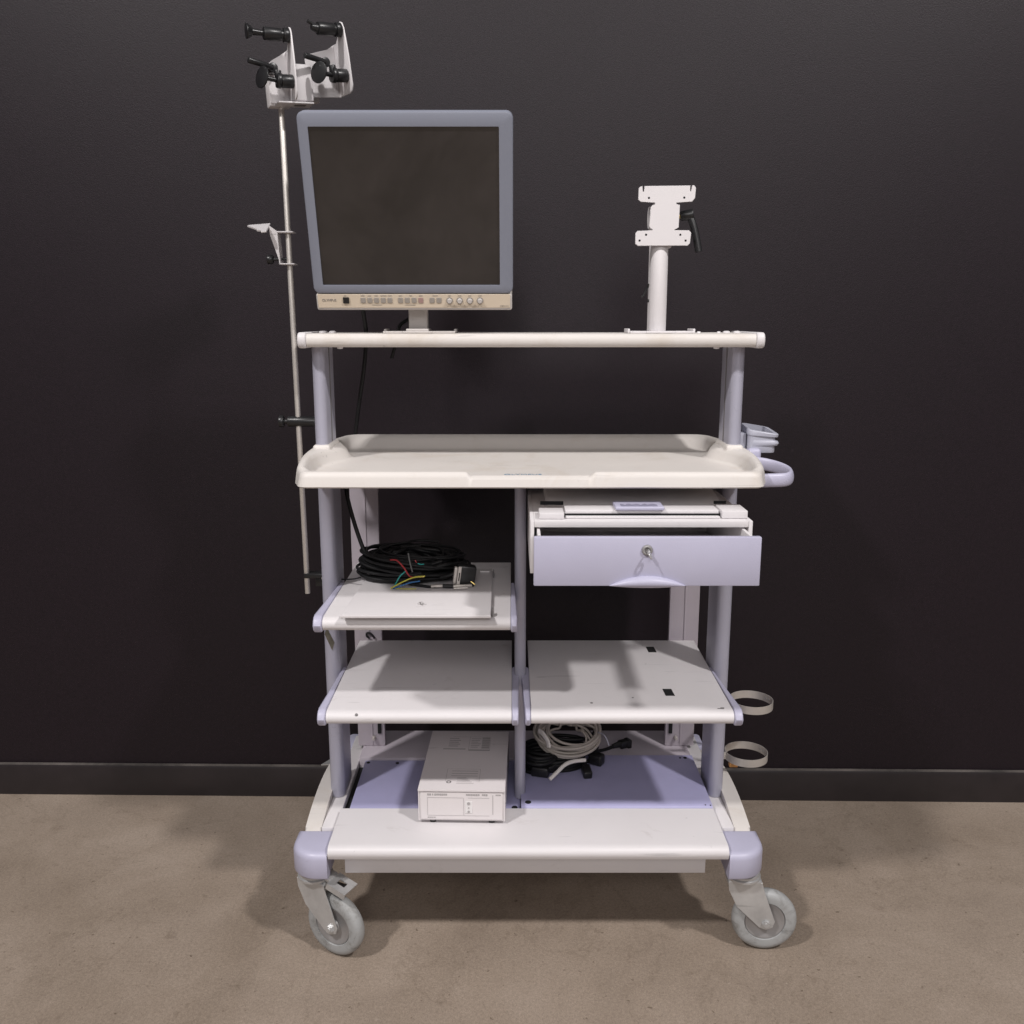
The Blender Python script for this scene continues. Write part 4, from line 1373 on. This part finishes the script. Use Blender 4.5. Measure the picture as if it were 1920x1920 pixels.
# beige cable coil leaning on black cords at the right of the base
BC = empty('beige_cable_coil', (0.125, 1.86, 0.2442), 'pale beige coiled cable with white cut end resting on black cords', 'cable')
bc = MB()
rnd = random.Random(11)
tiltm = Matrix.Translation((0.122, 1.875, 0.315)) @ Matrix.Rotation(rad(30), 4, 'X')
m2 = MB()
coil(m2, 0, 0, -0.012, 0.071, 0.056, 6, 0.0032, 0.024, wob=0.16)
coil(m2, 0.004, 0.0, -0.004, 0.066, 0.050, 4, 0.0029, 0.018, wob=0.2)
rb_ = random.Random(4)
for k in range(7):
    a0 = rb_.uniform(0, 6.28); a1 = a0 + rb_.uniform(1.8, 3.4); P_ = []
    for q in range(7):
        t = q / 6; a = a0 + (a1 - a0) * t; rr = 0.92 - 0.55 * math.sin(math.pi * t) * rb_.uniform(0.7, 1.1)
        P_.append((0.066 * rr * math.cos(a), 0.052 * rr * math.sin(a), 0.004 + rb_.uniform(-0.004, 0.010)))
    m2.tube(spline(P_, 6), 0.0026, 7)
m2.xf(tiltm)
bcl = m2.build('beige_loops', 'beige', BC, angle=80)
w = MB()
w.tube(spline([(0.155, 1.808, 0.2865), (0.13, 1.798, 0.2885), (0.111, 1.786, 0.287), (0.093, 1.772, 0.276), (0.078, 1.762, 0.266)], 6), 0.0042, 10)
w.build('cut_end', 'whitetip', BC)
w = MB()
w.tube(spline([(0.058, 1.835, 0.340), (0.066, 1.825, 0.338), (0.076, 1.815, 0.325), (0.078, 1.81, 0.314)], 6), 0.0058, 8, flat=0.0032)
w.build('tape_tab', 'whitetip', BC)
w = MB()
w.tube(spline([(0.185, 1.85, 0.33), (0.196, 1.83, 0.333), (0.203, 1.825, 0.322), (0.206, 1.823, 0.312)], 6), 0.0014, 6)
w.build('twist_tie', 'greyp', BC)

KC = empty('black_cord_bundle', (0.11, 1.86, 0.2442), 'tangled black power cords with plugs lying under the beige coil on lavender board', 'cable')
kc = MB()
rnd = random.Random(21)
coil(kc, 0.088, 1.868, 0.2445, 0.070, 0.036, 7, 0.0045, 0.030, wob=0.22)
coil(kc, 0.062, 1.852, 0.2445, 0.044, 0.040, 6, 0.0045, 0.040, wob=0.25)
coil(kc, 0.125, 1.89, 0.2445, 0.060, 0.026, 4, 0.0042, 0.060, wob=0.2)
kc.tube(spline([(0.12, 1.862, 0.262), (0.148, 1.868, 0.266), (0.175, 1.880, 0.268), (0.205, 1.905, 0.262), (0.232, 1.925, 0.262)], 8), 0.0038, 8)
kc.tube(spline([(0.10, 1.85, 0.265), (0.13, 1.852, 0.268), (0.15, 1.850, 0.264), (0.158, 1.842, 0.258)], 8), 0.0042, 8)
kc.build('black_cords', 'cable', KC, angle=80)
pg = MB()
pg.cyl((0.226, 1.922, 0.262), (0.244, 1.934, 0.2615), 0.0055, 12, 0.0075)
pg.box(-0.012, 0.012, -0.009, 0.009, -0.0085, 0.0085, 0.003, mtx=Matrix.Translation((0.252, 1.938, 0.2605)) @ Matrix.Rotation(rad(28), 4, 'Z'))
pg.box(-0.006, 0.006, -0.010, 0.010, -0.010, 0.010, 0.003, mtx=Matrix.Translation((0.262, 1.943, 0.2600)) @ Matrix.Rotation(rad(28), 4, 'Z'))
pg.build('power_plug', 'black', KC)
pg = MB()
B_ = Matrix.Translation((0.159, 1.824, 0.2545)) @ Matrix.Rotation(rad(8), 4, 'Z') @ Matrix.Rotation(rad(10), 4, 'X')
pg.box(-0.0095, 0.0095, -0.020, 0.012, -0.0085, 0.0085, 0.0035, 3, mtx=B_)
pg.cyl(B_ @ Vector((0, 0.012, 0)), B_ @ Vector((0, 0.028, 0.004)), 0.0065, 12, 0.0045)
pg.build('power_plug', 'black', KC)
pg = MB()
B_ = Matrix.Translation((0.186, 1.872, 0.2570)) @ Matrix.Rotation(rad(-30), 4, 'Z')
pg.box(-0.017, 0.015, -0.012, 0.012, -0.0125, 0.012, 0.005, 3, mtx=B_)
pg.build('power_plug', 'black', KC)
for k, (x, y, a) in enumerate(((0.052, 1.822, 20), (0.044, 1.80, -15))):
    pg = MB()
    pg.box(-0.02, 0.018, -0.012, 0.012, -0.011, 0.011, 0.004, 3, mtx=Matrix.Translation((x + 0.018, y + 0.02, 0.2560)) @ Matrix.Rotation(rad(a), 4, 'Z'))
    pg.build('power_plug', 'black', KC)
